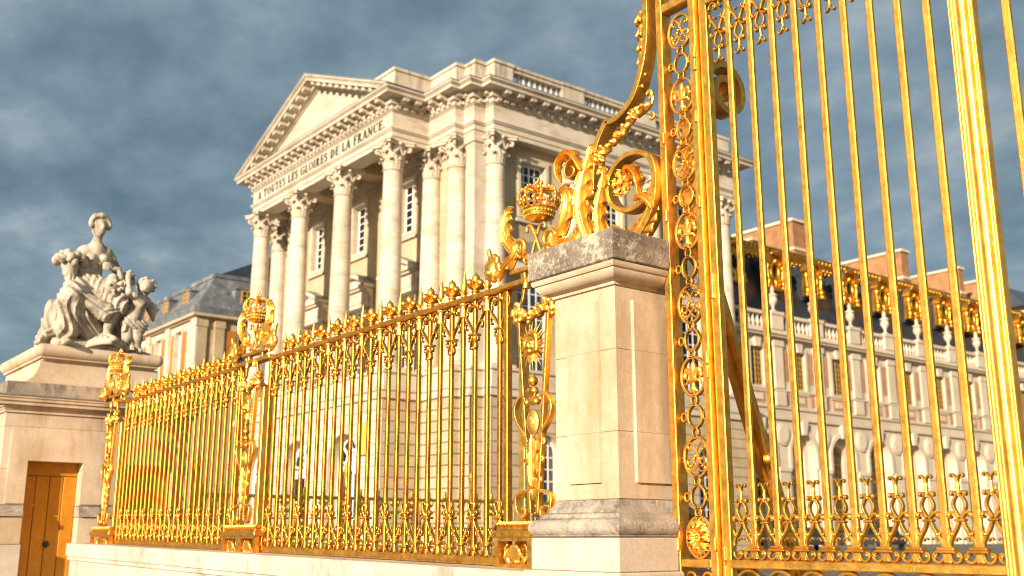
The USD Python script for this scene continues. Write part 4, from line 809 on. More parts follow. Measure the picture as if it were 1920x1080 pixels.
part(gh, 'cornice', cm, 'pier_stone')
part(gh, 'cornice_flashing', MB().box(GX0 - 0.22, GXF + 0.22, GY0 - 0.22, GY1 + 0.22, 3.845, 3.862), 'lead')
lb = MB()
part(gh, 'ledge_block', MB().cbox(GX0 - 0.10, GXF + 0.10, GY0 - 0.06, 5.6, 3.862, 4.085, 0.015), 'ledge_stone'); part(gh, 'ledge_block', MB().cbox(GX0 - 0.10, GXF + 0.10, 5.604, GY1 + 0.06, 3.862, 4.085, 0.015), 'ledge_stone')
m = MB(); prev = None
for t in np.linspace(0, 1, 13):
    e = 0.40 * math.sin(t * PI / 2) ** 0.9; z = 4.085 + 0.44 * (1 - math.cos(t * PI / 2)) ** 0.9
    q = [(GX0 + 0.1 + e, GY0 + 0.12 + e, z), (GXF - 0.02 - e * 0.75, GY0 + 0.12 + e, z), (GXF - 0.02 - e * 0.75, GY1 - 0.12 - e, z), (GX0 + 0.1 + e, GY1 - 0.12 - e, z)]
    if prev is not None: m.hexa(prev, q)
    prev = q
sp = part(gh, 'statue_pedestal', m, 'pier_stone', smooth=25)
xa, xb, ya, yb = GX0 + 0.45, GXF - 0.28, GY0 + 0.54, GY1 - 0.60
tm_ = MB()
for r, z0, z1 in ((0.0, 4.525, 4.555), (0.05, 4.555, 4.585)): tm_.box(xa - r, xb + r, ya - r, yb + r, z0, z1)
from manifold3d import Manifold
def rounded(x0, x1, y0, y1, z0, z1, r):
    sp_ = Manifold.sphere(r, 20); h = Manifold.batch_hull([sp_.translate([x, y, z]) for x in (x0 + r, x1 - r) for y in (y0 + r, y1 - r) for z in (z0 + r, z1 - r)]).to_mesh()
    return np.asarray(h.vert_properties)[:, :3], np.asarray(h.tri_verts)
tm_.add(*rounded(xa - 0.13, xb + 0.13, ya - 0.13, yb + 0.13, 4.58, 4.80, 0.105))
part(gh, 'torus_moulding', tm_, 'pier_stone', smooth=40)
for a, b in doors:
    n = 4; w = (b - a) / n
    d = part(gh, 'door', MB().box(GXF - 0.30, GXF - 0.27, a, b, 0.15, 2.82), 'door_paint')
    for i in range(n): part(d, 'plank', MB().cbox(GXF - 0.272, GXF - 0.235, a + i * w + 0.005, a + (i + 1) * w - 0.005, 0.2, 2.595, 0.008), 'door_paint')
    part(d, 'top_rail', MB().cbox(GXF - 0.272, GXF - 0.225, a, b, 2.605, 2.82, 0.005), 'door_paint')
    for z in (0.75, 2.1): part(d, 'hinge', MB().cbox(GXF - 0.236, GXF - 0.226, a + 0.01, a + 0.34, z, z + 0.035, 0.004), 'door_paint')
    kn = MB()
    for i in range(5):
        t = i * 2 * PI / 5; kn.ball((GXF - 0.225, (a + b) / 2 + 0.03 + 0.035 * math.cos(t), 1.50 + 0.035 * math.sin(t)), 0.024, 1)
    kn.ball((GXF - 0.215, (a + b) / 2 + 0.03, 1.50), 0.025, 2)
    part(d, 'knob', kn, 'dark_iron', smooth=60)
part(gh, 'rear_door_jamb', MB().box(GXF - 0.34, GXF + 0.012, 6.805, 6.86, 0.1, 2.84), 'pier_stone_pale')

# ================================================================ statue group
st = thing('statue_group', 'weathered stone statue of a seated draped woman with a winged child', 'statue', (-19.0, 5.45, 4.80)); st.loc = st.loc + [0.12, -0.12, 0.01]
SX = -18.95
def q(px, py, dx=0.0):
    """a point of the group from its place on the front plane: across, up, and how far it stands forward"""
    return (SX + dx, px, py)
# y across (seen left to right), z up
HEAD = q(5.205, 7.07, 0.10)
rip = lambda d, f, h: (d, f * 1.25, h * 0.72)
body = [('e', HEAD, (0.135, 0.118, 0.165)), ('c', q(5.20, 6.94, 0.15), q(5.20, 7.0, 0.18), 0.07, 0.075),  # skull, jaw
        ('e', q(5.225, 7.05, 0.235), (0.035, 0.02, 0.04)), ('c', q(5.21, 7.10, 0.225), q(5.222, 7.045, 0.255), 0.014, 0.022), ('c', q(5.185, 6.99, 0.225), q(5.245, 6.99, 0.225), 0.014, 0.014), ('e', q(5.205, 6.945, 0.215), (0.035, 0.035, 0.03)),
        ('c', q(5.15, 7.10, 0.215), q(5.19, 7.105, 0.222), 0.012, 0.012), ('c', q(5.235, 7.105, 0.222), q(5.27, 7.10, 0.21), 0.012, 0.012),
        ('c', q(5.19, 6.72, 0.03), q(5.20, 6.95, 0.07), 0.088, 0.075),  # neck
        ('c', q(5.02, 6.62, 0.02), q(5.38, 6.64, 0.02), 0.115, 0.115), ('c', q(5.20, 6.66, 0.02), q(5.17, 6.30, 0.05), 0.17, 0.15), ('c', q(5.06, 6.50, 0.04), q(5.32, 6.50, 0.04), 0.14, 0.14),
        ('e', q(5.10, 6.47, 0.17), (0.09, 0.085, 0.085)), ('e', q(5.31, 6.48, 0.17), (0.09, 0.085, 0.085)), ('c', q(5.17, 6.30, 0.05), q(5.13, 6.02, 0.02), 0.16, 0.21),
        ('c', q(4.96, 6.60, 0.0), q(4.86, 6.25, 0.05), 0.092, 0.075), ('c', q(4.86, 6.25, 0.05), q(4.78, 6.02, 0.20), 0.072, 0.05), ('c', q(4.78, 6.02, 0.20), q(4.76, 5.96, 0.25), 0.05, 0.04),
        ('c', q(5.44, 6.60, 0.0), q(5.60, 6.33, 0.05), 0.095, 0.075), ('c', q(5.60, 6.33, 0.05), q(5.36, 6.36, 0.28), 0.072, 0.052), ('e', q(5.32, 6.35, 0.32), (0.06, 0.07, 0.05)),
        ('c', q(4.95, 5.90, 0.1), q(4.74, 5.62, 0.42), 0.22, 0.17), ('c', q(4.74, 5.62, 0.42), q(4.74, 5.08, 0.40), 0.16, 0.11), ('c', q(4.74, 5.08, 0.40), q(4.72, 4.90, 0.42), 0.075, 0.07),
        ('c', q(5.30, 5.92, 0.1), q(5.52, 5.60, 0.40), 0.22, 0.17), ('c', q(5.52, 5.60, 0.40), q(5.42, 5.22, 0.42), 0.13, 0.085), ('c', q(5.42, 5.22, 0.42), q(5.40, 5.08, 0.42), 0.07, 0.065),
        ('c', q(4.72, 4.88, 0.40), q(4.70, 4.86, 0.62), 0.07, 0.05), ('c', q(5.40, 5.05, 0.42), q(5.47, 4.98, 0.64), 0.07, 0.048)]
for k in range(4):
    y0 = 5.265 + 0.032 * k; body.append(('c', q(y0, 6.34, 0.36), q(y0 - 0.012, 6.25 - 0.012 * (k % 2), 0.385), 0.018, 0.014))
    body.append(('c', q(4.735 + 0.02 * k, 5.97, 0.26), q(4.72 + 0.025 * k, 5.90, 0.30), 0.018, 0.013))
body.append(('c', q(5.385, 6.36, 0.33), q(5.40, 6.30, 0.37), 0.02, 0.015))
for k in range(5):
    body.append(('c', q(4.665 + 0.027 * k, 4.855, 0.64), q(4.662 + 0.028 * k, 4.842, 0.70 - 0.012 * abs(k - 1)), 0.02, 0.015)); body.append(('c', q(5.42 + 0.027 * k, 4.965, 0.66), q(5.425 + 0.028 * k, 4.95, 0.71 - 0.012 * abs(k - 1)), 0.02, 0.015))
wm = part(st, 'woman', blob(body, 0.015, 0.013), 'statue_stone')
hair = [('e', (HEAD[0] - 0.05, HEAD[1], HEAD[2] + 0.06), (0.15, 0.155, 0.14)), ('e', (HEAD[0] - 0.13, HEAD[1] + 0.02, HEAD[2] - 0.02), (0.10, 0.12, 0.12))]
for k in range(15):
    t = k / 14 * PI * 1.3 - 0.15 * PI; hair.append(('e', (HEAD[0] + 0.07 - 0.05 * abs(math.cos(t)), HEAD[1] + 0.165 * math.cos(t), HEAD[2] + 0.06 + 0.15 * max(math.sin(t), -0.3)), (0.05, 0.042, 0.05)))
    hair.append(('e', (HEAD[0] - 0.02, HEAD[1] + 0.15 * math.cos(t), HEAD[2] + 0.08 + 0.17 * max(math.sin(t), -0.2)), (0.055, 0.04, 0.05)))
part(wm, 'hair', blob(hair, 0.014, 0.005), 'statue_stone')
D1, D2, D3 = (0.2, 0.55, 0.8), (0.1, 0.8, -0.6), (0.3, 0.9, 0.2)
drape = [('c', q(5.04, 6.55, 0.08), q(5.00, 6.20, 0.12), 0.10, 0.13, rip((0.2, 0.9, 0.35), 9, 0.016)), ('c', q(5.0, 6.22, 0.10), q(5.16, 6.02, 0.14), 0.16, 0.2, rip((0.1, 0.75, 0.6), 8, 0.02)),
         ('c', q(5.34, 6.56, 0.06), q(5.12, 6.24, 0.17), 0.07, 0.09, rip(D1, 9, 0.014)), ('c', q(5.45, 6.58, -0.02), q(5.50, 6.46, 0.0), 0.115, 0.10, rip((0, 0.5, 0.8), 10, 0.012)),
         ('c', q(5.10, 6.04, 0.12), q(5.36, 5.84, 0.24), 0.20, 0.22, rip(D2, 7, 0.02)),
         ('c', q(4.94, 5.92, 0.12), q(4.74, 5.66, 0.44), 0.24, 0.20, rip(D1, 6, 0.026)), ('c', q(5.30, 5.92, 0.14), q(5.55, 5.62, 0.40), 0.24, 0.20, rip(D2, 6, 0.026)),
         ('c', q(4.72, 5.64, 0.42), q(4.72, 5.12, 0.36), 0.19, 0.22, rip((0.2, 0.95, 0.1), 6, 0.03)), ('c', q(4.80, 5.60, 0.36), q(5.06, 5.10, 0.26), 0.20, 0.18, rip((0.2, 0.8, 0.55), 6, 0.032)),
         ('c', q(4.80, 5.72, 0.46), q(5.30, 5.40, 0.50), 0.10, 0.11, rip((0, 0.5, 0.85), 9, 0.02)), ('c', q(5.30, 5.40, 0.50), q(5.62, 5.62, 0.42), 0.11, 0.12, rip((0, -0.5, 0.85), 9, 0.02)),
         ('c', q(4.75, 5.80, 0.40), q(5.36, 5.55, 0.52), 0.07, 0.08), ('c', q(5.0, 5.35, 0.35), q(5.24, 5.12, 0.30), 0.18, 0.12, rip((0, 0.8, 0.5), 7, 0.028)),
         ('c', q(5.56, 5.66, 0.30), q(5.62, 5.28, 0.10), 0.20, 0.16, rip(D3, 6, 0.026)), ('c', q(4.62, 5.5, 0.1), q(4.55, 5.0, 0.05), 0.18, 0.20, rip(D3, 6, 0.026)),
         ('c', q(5.1, 5.7, 0.0), q(5.15, 5.0, -0.05), 0.42, 0.42, rip(D3, 3, 0.03))]
part(wm, 'drapery', blob(drape, 0.0165, 0.009), 'statue_stone')
horn = [('c', q(4.78, 5.86, 0.26), q(4.73, 6.16, 0.24), 0.06, 0.12, rip((0, 1, 0), 12, 0.012)), ('c', q(4.73, 6.16, 0.24), q(4.72, 6.26, 0.24), 0.12, 0.15)]
part(st, 'fruit_horn', blob(horn, 0.016, 0.012), 'statue_stone')
rnd = random.Random(3); fr = []
for k in range(44):
    t, u = rnd.uniform(0, 2 * PI), rnd.uniform(-0.3, 1); r = rnd.uniform(0.04, 0.075); s = math.sqrt(max(0, 1 - u * u * 0.8))
    fr.append(('e', (SX + 0.24 + 0.17 * s * math.cos(t), 4.72 + 0.235 * s * math.sin(t), 6.32 + 0.17 * u), (r, r, r)))
part(st, 'fruit_and_flowers', blob(fr, 0.014, 0.003), 'statue_stone')
hc = [('c', q(5.36, 6.28, 0.34), q(5.54, 6.30, 0.34), 0.035, 0.04), ('c', q(5.54, 6.30, 0.34), q(5.56, 6.12, 0.40), 0.04, 0.05), ('c', q(5.44, 6.10, 0.36), q(5.40, 5.92, 0.42), 0.10, 0.12)]
for k in range(34):
    r = rnd.uniform(0.028, 0.05); hc.append(('e', (SX + 0.45 + rnd.uniform(-0.07, 0.10), 5.47 + rnd.gauss(0, 0.07), 5.90 + rnd.gauss(0.02, 0.13)), (r, r, r)))
part(st, 'grape_bunch', blob(hc, 0.013, 0.003), 'statue_stone')
wr = []
for k in range(34):
    t = rnd.uniform(0, 2 * PI); r = rnd.uniform(0.03, 0.055); wr.append(('e', (SX + 0.12 + rnd.uniform(-0.08, 0.1), 5.78 + 0.13 * math.cos(t) * rnd.uniform(0.3, 1), 6.20 + 0.13 * math.sin(t) * rnd.uniform(0.3, 1)), (r, r, r)))
part(st, 'flower_wreath', blob(wr, 0.014, 0.003), 'statue_stone')
q_old = q
def q(px, py, dx=0.0): return q_old(px - 0.05, py, dx + 0.20)
PH = q(6.06, 6.02, 0.22)
ch = [('e', PH, (0.13, 0.125, 0.135)), ('e', q(6.035, 5.98, 0.33), (0.045, 0.075, 0.07)), ('c', q(6.02, 6.0, 0.345), q(6.018, 5.975, 0.365), 0.016, 0.022), ('e', q(5.98, 5.955, 0.315), (0.04, 0.04, 0.04)), ('e', q(6.08, 5.95, 0.315), (0.04, 0.04, 0.04)),
      ('c', q(6.03, 5.84, 0.16), q(6.05, 5.92, 0.18), 0.07, 0.07), ('c', q(5.88, 5.76, 0.16), q(6.12, 5.78, 0.12), 0.09, 0.09), ('c', q(5.98, 5.76, 0.15), q(5.88, 5.42, 0.18), 0.15, 0.165), ('e', q(5.88, 5.44, 0.27), (0.10, 0.12, 0.11)),
      ('c', q(5.86, 5.78, 0.2), q(5.74, 5.86, 0.34), 0.07, 0.06), ('c', q(5.74, 5.86, 0.34), q(5.72, 6.12, 0.28), 0.058, 0.045), ('e', q(5.73, 6.16, 0.26), (0.04, 0.05, 0.05)), ('c', q(6.12, 5.76, 0.12), q(6.0, 5.70, 0.34), 0.07, 0.06), ('c', q(6.0, 5.70, 0.34), q(5.84, 5.80, 0.40), 0.055, 0.042),
      ('c', q(5.80, 5.30, 0.18), q(5.80, 5.06, 0.24), 0.115, 0.09), ('c', q(5.80, 5.06, 0.24), q(5.83, 4.88, 0.16), 0.082, 0.05), ('c', q(5.96, 5.32, 0.18), q(5.98, 5.08, 0.26), 0.12, 0.09), ('c', q(5.98, 5.08, 0.26), q(6.02, 4.86, 0.18), 0.085, 0.05),
      ('c', q(6.02, 4.85, 0.18), q(6.03, 4.84, 0.32), 0.05, 0.04), ('c', q(5.83, 4.86, 0.16), q(5.81, 4.85, 0.30), 0.05, 0.04)]
for k in range(4): ch.append(('c', q(5.705 + 0.018 * k, 6.18, 0.28), q(5.70 + 0.02 * k, 6.235, 0.29), 0.015, 0.011)); ch.append(('c', q(5.84 - 0.004 * k, 5.77 + 0.022 * k, 0.42), q(5.79, 5.775 + 0.024 * k, 0.43), 0.014, 0.011))
cp = part(st, 'winged_child', blob(ch, 0.014, 0.012), 'statue_stone')
chh = [('e', (PH[0] - 0.03, PH[1] + 0.02, PH[2] + 0.03), (0.135, 0.13, 0.13))]
for k in range(30): t, u = rnd.uniform(-0.9, PI + 0.9), rnd.uniform(-1, 0.75); chh.append(('e', (PH[0] - 0.02 + 0.13 * u * 0.7, PH[1] + 0.02 + 0.14 * math.cos(t), PH[2] + 0.03 + 0.135 * math.sin(t)), (0.04, 0.035, 0.035)))
part(cp, 'curls', blob(chh, 0.016, 0.006), 'statue_stone')
wg = [('c', q(6.14, 5.76, 0.02), q(6.26, 5.74, 0.0), 0.06, 0.07)]
for k in range(6): wg.append(('c', q(6.20, 5.80 - 0.015 * k, -0.01), q(6.36 - 0.005 * k, 5.76 - 0.055 * k, -0.05), 0.05, 0.028))
part(cp, 'wing', blob(wg, 0.016, 0.012), 'statue_stone')
ln = [('c', q(5.80, 5.34, 0.22), q(6.02, 5.30, 0.22), 0.13, 0.14, rip((0.1, 0.7, 0.7), 9, 0.02)), ('c', q(5.98, 5.28, 0.2), q(6.04, 5.08, 0.14), 0.10, 0.08, rip((0.1, 0.9, 0.3), 9, 0.02)), ('c', q(5.78, 5.32, 0.24), q(5.74, 5.18, 0.28), 0.07, 0.05, rip((0.1, 0.9, 0.3), 9, 0.02))]
part(cp, 'loincloth', blob(ln, 0.017, 0.014), 'statue_stone')
q = q_old
sh = []
for k in range(30):
    t = -0.95 + 1.9 * k / 29; sh.append(('c', q(5.36 + 0.05 * math.sin(t), 5.06 + rnd.uniform(-0.03, 0.02), 0.40), q(5.42 + 0.40 * math.sin(t), 4.82 + 0.12 * math.cos(t * 1.3) + rnd.uniform(-0.02, 0.06), 0.62 - 0.2 * abs(t)), 0.028, 0.034))
    sh.append(('e', q(5.42 + 0.42 * math.sin(t), 4.80 + 0.12 * math.cos(t * 1.3), 0.64 - 0.2 * abs(t)), (0.03, 0.026, 0.05)))
part(st, 'wheat_sheaf', blob(sh, 0.015, 0.004), 'statue_stone')
s2 = []
for k in range(26):
    u = k / 25; s2.append(('c', q(4.86 - 0.10 * u, 5.30 - 0.42 * u, 0.12 + rnd.uniform(-0.05, 0.12)), q(4.34 + 0.24 * rnd.random(), 4.84 + 0.12 * (1 - u) + rnd.uniform(0, 0.08), 0.18 + rnd.uniform(-0.1, 0.15)), 0.035, 0.045))
part(st, 'wheat_sheaf', blob(s2, 0.016, 0.005), 'statue_stone')
rk = [('c', q(4.45, 4.82, 0.0), q(6.28, 4.80, -0.05), 0.12, 0.12), ('c', q(4.9, 4.9, 0.1), q(5.5, 4.95, 0.2), 0.2, 0.16), ('c', q(5.1, 5.1, -0.2), q(5.6, 5.2, -0.15), 0.40, 0.34), ('c', q(5.65, 5.0, 0.0), q(5.72, 5.9, -0.05), 0.2, 0.13), ('c', q(4.6, 4.86, 0.35), q(5.7, 4.86, 0.40), 0.10, 0.09), ('c', q(5.8, 4.82, 0.1), q(6.2, 4.8, 0.15), 0.10, 0.09)]
part(st, 'rock_base', blob(rk, 0.03, 0.03), 'statue_stone')

# ================================================================ low wall and stone pier
def wall_top(x): return 1.368 + (-x - 7.2) * 0.0138
wl = thing('low_wall', 'low pale stone wall carrying the gilded fence', 'wall', (-12.2, 5.55, 0.2))
xs = np.linspace(-18.36, -6.115, 11)
for i in range(10):
    a, b = xs[i] + 0.003, xs[i + 1] - 0.003; za, zb = wall_top(a), wall_top(b)
    m = MB(); o = 0.012
    m.hexa([(a, 5.10, za - 0.20), (b, 5.10, zb - 0.20), (b, 5.95, zb - 0.20), (a, 5.95, za - 0.20)], [(a, 5.10, za - o), (b, 5.10, zb - o), (b, 5.95, zb - o), (a, 5.95, za - o)])
    m.hexa([(a, 5.10, za - o), (b, 5.10, zb - o), (b, 5.95, zb - o), (a, 5.95, za - o)], [(a, 5.10 + o, za), (b, 5.10 + o, zb), (b, 5.95 - o, zb), (a, 5.95 - o, za)])
    part(wl, 'coping_stone', m, 'wall_stone')
    m = MB(); m.hexa([(a, 5.13, za - 0.26), (b, 5.13, zb - 0.26), (b, 5.9, zb - 0.26), (a, 5.9, za - 0.26)], [(a, 5.13, za - 0.206), (b, 5.13, zb - 0.206), (b, 5.9, zb - 0.206), (a, 5.9, za - 0.206)])
    part(wl, 'wall_moulding', m, 'wall_stone')
xs2 = np.linspace(-18.36, -6.2, 8)
for i in range(7):
    a, b = xs2[i] + 0.003, xs2[i + 1] - 0.003
    for z0, z1 in ((0.1, 0.62), (0.625, None)):
        m = MB(); t = lambda x: z1 if z1 else wall_top(x) - 0.265
        m.hexa([(a, 5.17, z0), (b, 5.17, z0), (b, 5.9, z0), (a, 5.9, z0)], [(a, 5.17, t(a)), (b, 5.17, t(b)), (b, 5.9, t(b)), (a, 5.9, t(a))])
        part(wl, 'wall_stone', m, 'wall_stone')

pr = thing('gate_pier', 'pale stone gate pier with weathered grey capstone between fence and gate', 'stone pier', (-5.65, 5.40, 0.1))
X0, X1, Q0, Q1 = -5.98, -5.32, 5.07, 5.73
def rect_loft(prof, x0=X0, x1=X1, y0=Q0, y1=Q1):
    """moulding round the pier, notched where the gate jamb is let in"""
    m = MB(); V = []; F = []
    for e, z in prof:
        s = min(e, 0.076); V += [(x0 - e, y0 - e, z), (x1 + e, y0 - e, z), (x1 + e, 5.494, z), (x1 + s, 5.494, z), (x1 + s, y1 + e, z), (x0 - e, y1 + e, z)]
    k = len(prof); N = 6
    for i in range(k - 1):
        for j in range(N): F.append([i * N + j, i * N + (j + 1) % N, (i + 1) * N + (j + 1) % N, (i + 1) * N + j])
    t = (k - 1) * N
    F += [[2, 1, 0, 3], [3, 0, 5, 4], [t, t + 1, t + 2, t + 3], [t, t + 3, t + 4, t + 5]]
    return m.add(V, F)
part(pr, 'plinth', rect_loft([(0.18, 0.05), (0.18, 1.365), (0.165, 1.378)]), 'wall_stone')
part(pr, 'base_block', rect_loft([(0.125, 1.380), (0.13, 1.386), (0.13, 1.596), (0.124, 1.602)]), 'pier_stone_pale')
tor = [(0.10, 1.604), (0.125, 1.612)] + [(0.085 + 0.065 * math.cos(t), 1.672 + 0.060 * math.sin(t)) for t in np.linspace(-1.1, 1.45, 12)] + [(0.075, 1.74), (0.072, 1.765), (0.045, 1.775), (0.04, 1.80), (0.015, 1.825), (0.004, 1.86)]
part(pr, 'base_torus', rect_loft(tor), 'weathered_torus', smooth=35)
jz = [1.862, 2.325, 2.905, 3.362]
for i in range(3):
    z0, z1 = jz[i] + 0.0008, jz[i + 1] - 0.0008
    s = part(pr, 'shaft_stone', MB().cbox(X0, X1, Q0, Q1, z0, z1, 0.004), 'pier_stone' if i != 1 else 'pier_stone')
    a, b = max(z0, 1.975), min(z1, 3.272)
    if b > a:
        m = MB()
        def pan_y(y0, yo): m.hexa([(X0 + 0.165, yo, a), (X1 - 0.165, yo, a), (X1 - 0.155, y0, a), (X0 + 0.155, y0, a)], [(X0 + 0.165, yo, b), (X1 - 0.165, yo, b), (X1 - 0.155, y0, b), (X0 + 0.155, y0, b)])
        pan_y(Q0 + 0.003, Q0 - 0.022)
        part(s, 'raised_panel', m, 'pier_stone'); m = MB()
        m.hexa([(X1 - 0.003, Q0 + 0.155, a), (X1 + 0.022, Q0 + 0.165, a), (X1 + 0.022, Q1 - 0.165, a), (X1 - 0.003, Q1 - 0.155, a)], [(X1 - 0.003, Q0 + 0.155, b), (X1 + 0.022, Q0 + 0.165, b), (X1 + 0.022, Q1 - 0.165, b), (X1 - 0.003, Q1 - 0.155, b)])
        part(s, 'raised_panel', m, 'pier_stone')
cav = [(0.0, 3.364), (0.012, 3.37), (0.014, 3.39)] + [(0.02 + 0.085 * math.sin(t), 3.395 + 0.07 * (1 - math.cos(t))) for t in np.linspace(0.1, PI / 2, 8)] + [(0.118, 3.47), (0.128, 3.485), (0.13, 3.505), (0.12, 3.511)]
part(pr, 'cornice', rect_loft(cav), 'pier_stone', smooth=30)
part(pr, 'capstone', rect_loft([(0.125, 3.513), (0.142, 3.52), (0.145, 3.53), (0.145, 3.725), (0.138, 3.738)]), 'weathered_stone')

# ================================================================ gilded fence: shared ornaments
YB0, YB1 = 5.50, 5.538
def finial_lily():
    p = [('e', (0, 0, 0.152), (0.038, 0.038, 0.052)), ('c', (0, 0, 0.19), (0, 0, 0.222), 0.013, 0.003), ('c', (0, 0, 0.05), (0, 0, 0.12), 0.020, 0.020)]
    for k in range(4):
        c, s = math.cos(k * PI / 2), math.sin(k * PI / 2)
        p += [('c', (0.012 * c, 0.012 * s, 0.068), (0.046 * c, 0.046 * s, 0.096), 0.014, 0.016), ('e', (0.070 * c, 0.070 * s, 0.104), (0.034, 0.034, 0.036))]
    p += [('e', (0, 0, 0.060), (0.050, 0.050, 0.009)), ('e', (0, 0, 0.032), (0.040, 0.040, 0.020)), ('c', (0, 0, 0.0), (0, 0, 0.010), 0.034, 0.03)]
    return blob(p, 0.0055, 0.0025)
LILY = finial_lily()
sm = MB()
sm.lathe([(0, 0.10), (0.030, 0.102), (0.044, 0.112), (0.044, 0.120), (0.026, 0.126), (0.020, 0.135), (0.042, 0.150), (0.044, 0.160), (0.026, 0.168), (0.016, 0.172), (0.014, 0.182), (0.03, 0.19), (0.03, 0.198), (0.012, 0.206), (0, 0.21)], n=12)
for k in range(4):
    t = k * PI / 2 + PI / 4; c, s = math.cos(t), math.sin(t)
    sm.tube([(0.014 * c, 0.014 * s, 0.20), (0.034 * c, 0.034 * s, 0.235), (0.043 * c, 0.043 * s, 0.25)], [0.008, 0.007, 0.002], 6)
sm.lathe([(0, 0.20), (0.012, 0.203), (0.027, 0.24), (0.031, 0.27), (0.027, 0.32), (0.015, 0.385), (0.0, 0.450)], n=8)
fr_ = MB().lathe([(0, -0.006), (0.041, -0.006), (0.041, 0.0), (0.036, 0.002), (0.025, 0.116), (0.030, 0.120), (0, 0.120)], n=14)
SPEAR, FERR = sm.shape(50), fr_.shape(40)
def sym(fn):
    m = MB(); fn(m); n = MB(); fn(n); n.mirror_x(); return m, n
def both(fn):
    a, b = sym(fn); m = MB(); m.V, m.F = a.V + b.V, []; m.F = list(a.F); m.n = a.n
    for f in b.F: m.F.append(f + a.n)
    m.n = a.n + b.n; return m
SP = 0.1775  # half the spacing of the spears
def ts(m):   # z measured from the underside of the top rail
    m.strap(smooth_path([(0.022, -0.315), (0.045, -0.255), (0.10, -0.185), (0.148, -0.125), (0.158, -0.065), (0.125, -0.018), (0.078, -0.018), (0.052, -0.050), (0.062, -0.088), (0.088, -0.090), (0.094, -0.066)], 44), 0.014, YB0 - 0.002, YB0 + 0.030)
    m.strap(smooth_path([(0.086, -0.20), (0.118, -0.205), (0.135, -0.235), (0.122, -0.262), (0.108, -0.252)], 16), 0.012, YB0 + 0.002, YB0 + 0.026)
    m.strap(smooth_path([(0.125, -0.15), (0.112, -0.118), (0.118, -0.095)], 8), 0.010, YB0 + 0.002, YB0 + 0.026)
    for k in range(3): m.ball((0.112 - 0.012 * k, YB0 + 0.0, -0.170 - 0.022 * k), (0.011, 0.012, 0.011), 1)
    m.strap(smooth_path([(0.022, -0.325), (0.05, -0.335), (0.072, -0.355), (0.062, -0.378), (0.042, -0.372), (0.044, -0.356)], 20), 0.0105, YB0 - 0.004, YB0 + 0.028)
    m.strap(smooth_path([(0.016, -0.332), (0.026, -0.372), (0.046, -0.412), (0.040, -0.446), (0.018, -0.452), (0.010, -0.436)], 20), 0.0105, YB0 - 0.004, YB0 + 0.028)
TS = both(ts); TS.cbox(-0.080, 0.080, YB0 - 0.020, YB1 + 0.02, -0.075, -0.050, 0.008); TS.cbox(-0.056, 0.056, YB0 - 0.022, YB1 + 0.022, -0.330, -0.308, 0.008)
TOPSCROLL = TS.shape(40)
def bs(m):   # z measured from the top of the bottom rail at local height 1.442
    m.strap(smooth_path([(0.020, 0.325), (0.042, 0.265), (0.085, 0.20), (0.128, 0.15), (0.150, 0.108)], 24), 0.017, YB0 - 0.004, YB0 + 0.034)
    m.strap(smooth_path([(0.095, 0.205), (0.108, 0.235), (0.128, 0.238), (0.130, 0.218)], 12), 0.011, YB0 + 0.0, YB0 + 0.024)
    m.strap(smooth_path([(0.062, 0.215), (0.058, 0.18), (0.075, 0.165), (0.088, 0.178)], 12), 0.011, YB0 + 0.0, YB0 + 0.024)
    for k in range(3): m.ball((0.094 + 0.015 * k, YB0 - 0.002, 0.190 - 0.020 * k), (0.011, 0.012, 0.011), 1)
    m.strap(smooth_path([(0.022, 0.336), (0.050, 0.345), (0.070, 0.366), (0.060, 0.388), (0.040, 0.382), (0.042, 0.366)], 20), 0.0105, YB0 - 0.004, YB0 + 0.028)
    m.strap(smooth_path([(0.016, 0.342), (0.024, 0.380), (0.044, 0.420), (0.040, 0.455), (0.018, 0.463), (0.010, 0.446)], 20), 0.0105, YB0 - 0.004, YB0 + 0.028)
    m.strap(smooth_path([(0.162, 0.085), (0.150, 0.035), (0.118, 0.004), (0.070, 0.010), (0.040, 0.040), (0.036, 0.078), (0.056, 0.092), (0.066, 0.074)], 30), 0.016, YB0 - 0.004, YB0 + 0.034)
    m.strap(smooth_path([(0.150, 0.108), (0.110, 0.118), (0.075, 0.105), (0.062, 0.088)], 10), 0.010, YB0 + 0.002, YB0 + 0.026)
BS = both(bs); BS.cbox(-0.062, 0.062, YB0 - 0.022, YB1 + 0.022, 0.312, 0.334, 0.008); BS.cbox(-0.062, 0.062, YB0 - 0.020, YB1 + 0.018, 0.048, 0.070, 0.008)
BOTSCROLL = BS.shape(40)
COLLAR = MB().cbox(-0.055, 0.055, YB0 - 0.022, YB1 + 0.022, 0.084, 0.110, 0.008).shape()
jit = random.Random(17)
def tilted(sh, amt=0.02, spin=0.2):
    a, b, c = jit.gauss(0, amt), jit.gauss(0, amt), jit.uniform(-spin, spin)
    R = trimesh.transformations.euler_matrix(a, b, c)[:3, :3]
    return Shape(sh.v @ R.T, sh.f, None if sh.n is None else sh.n @ R.T)
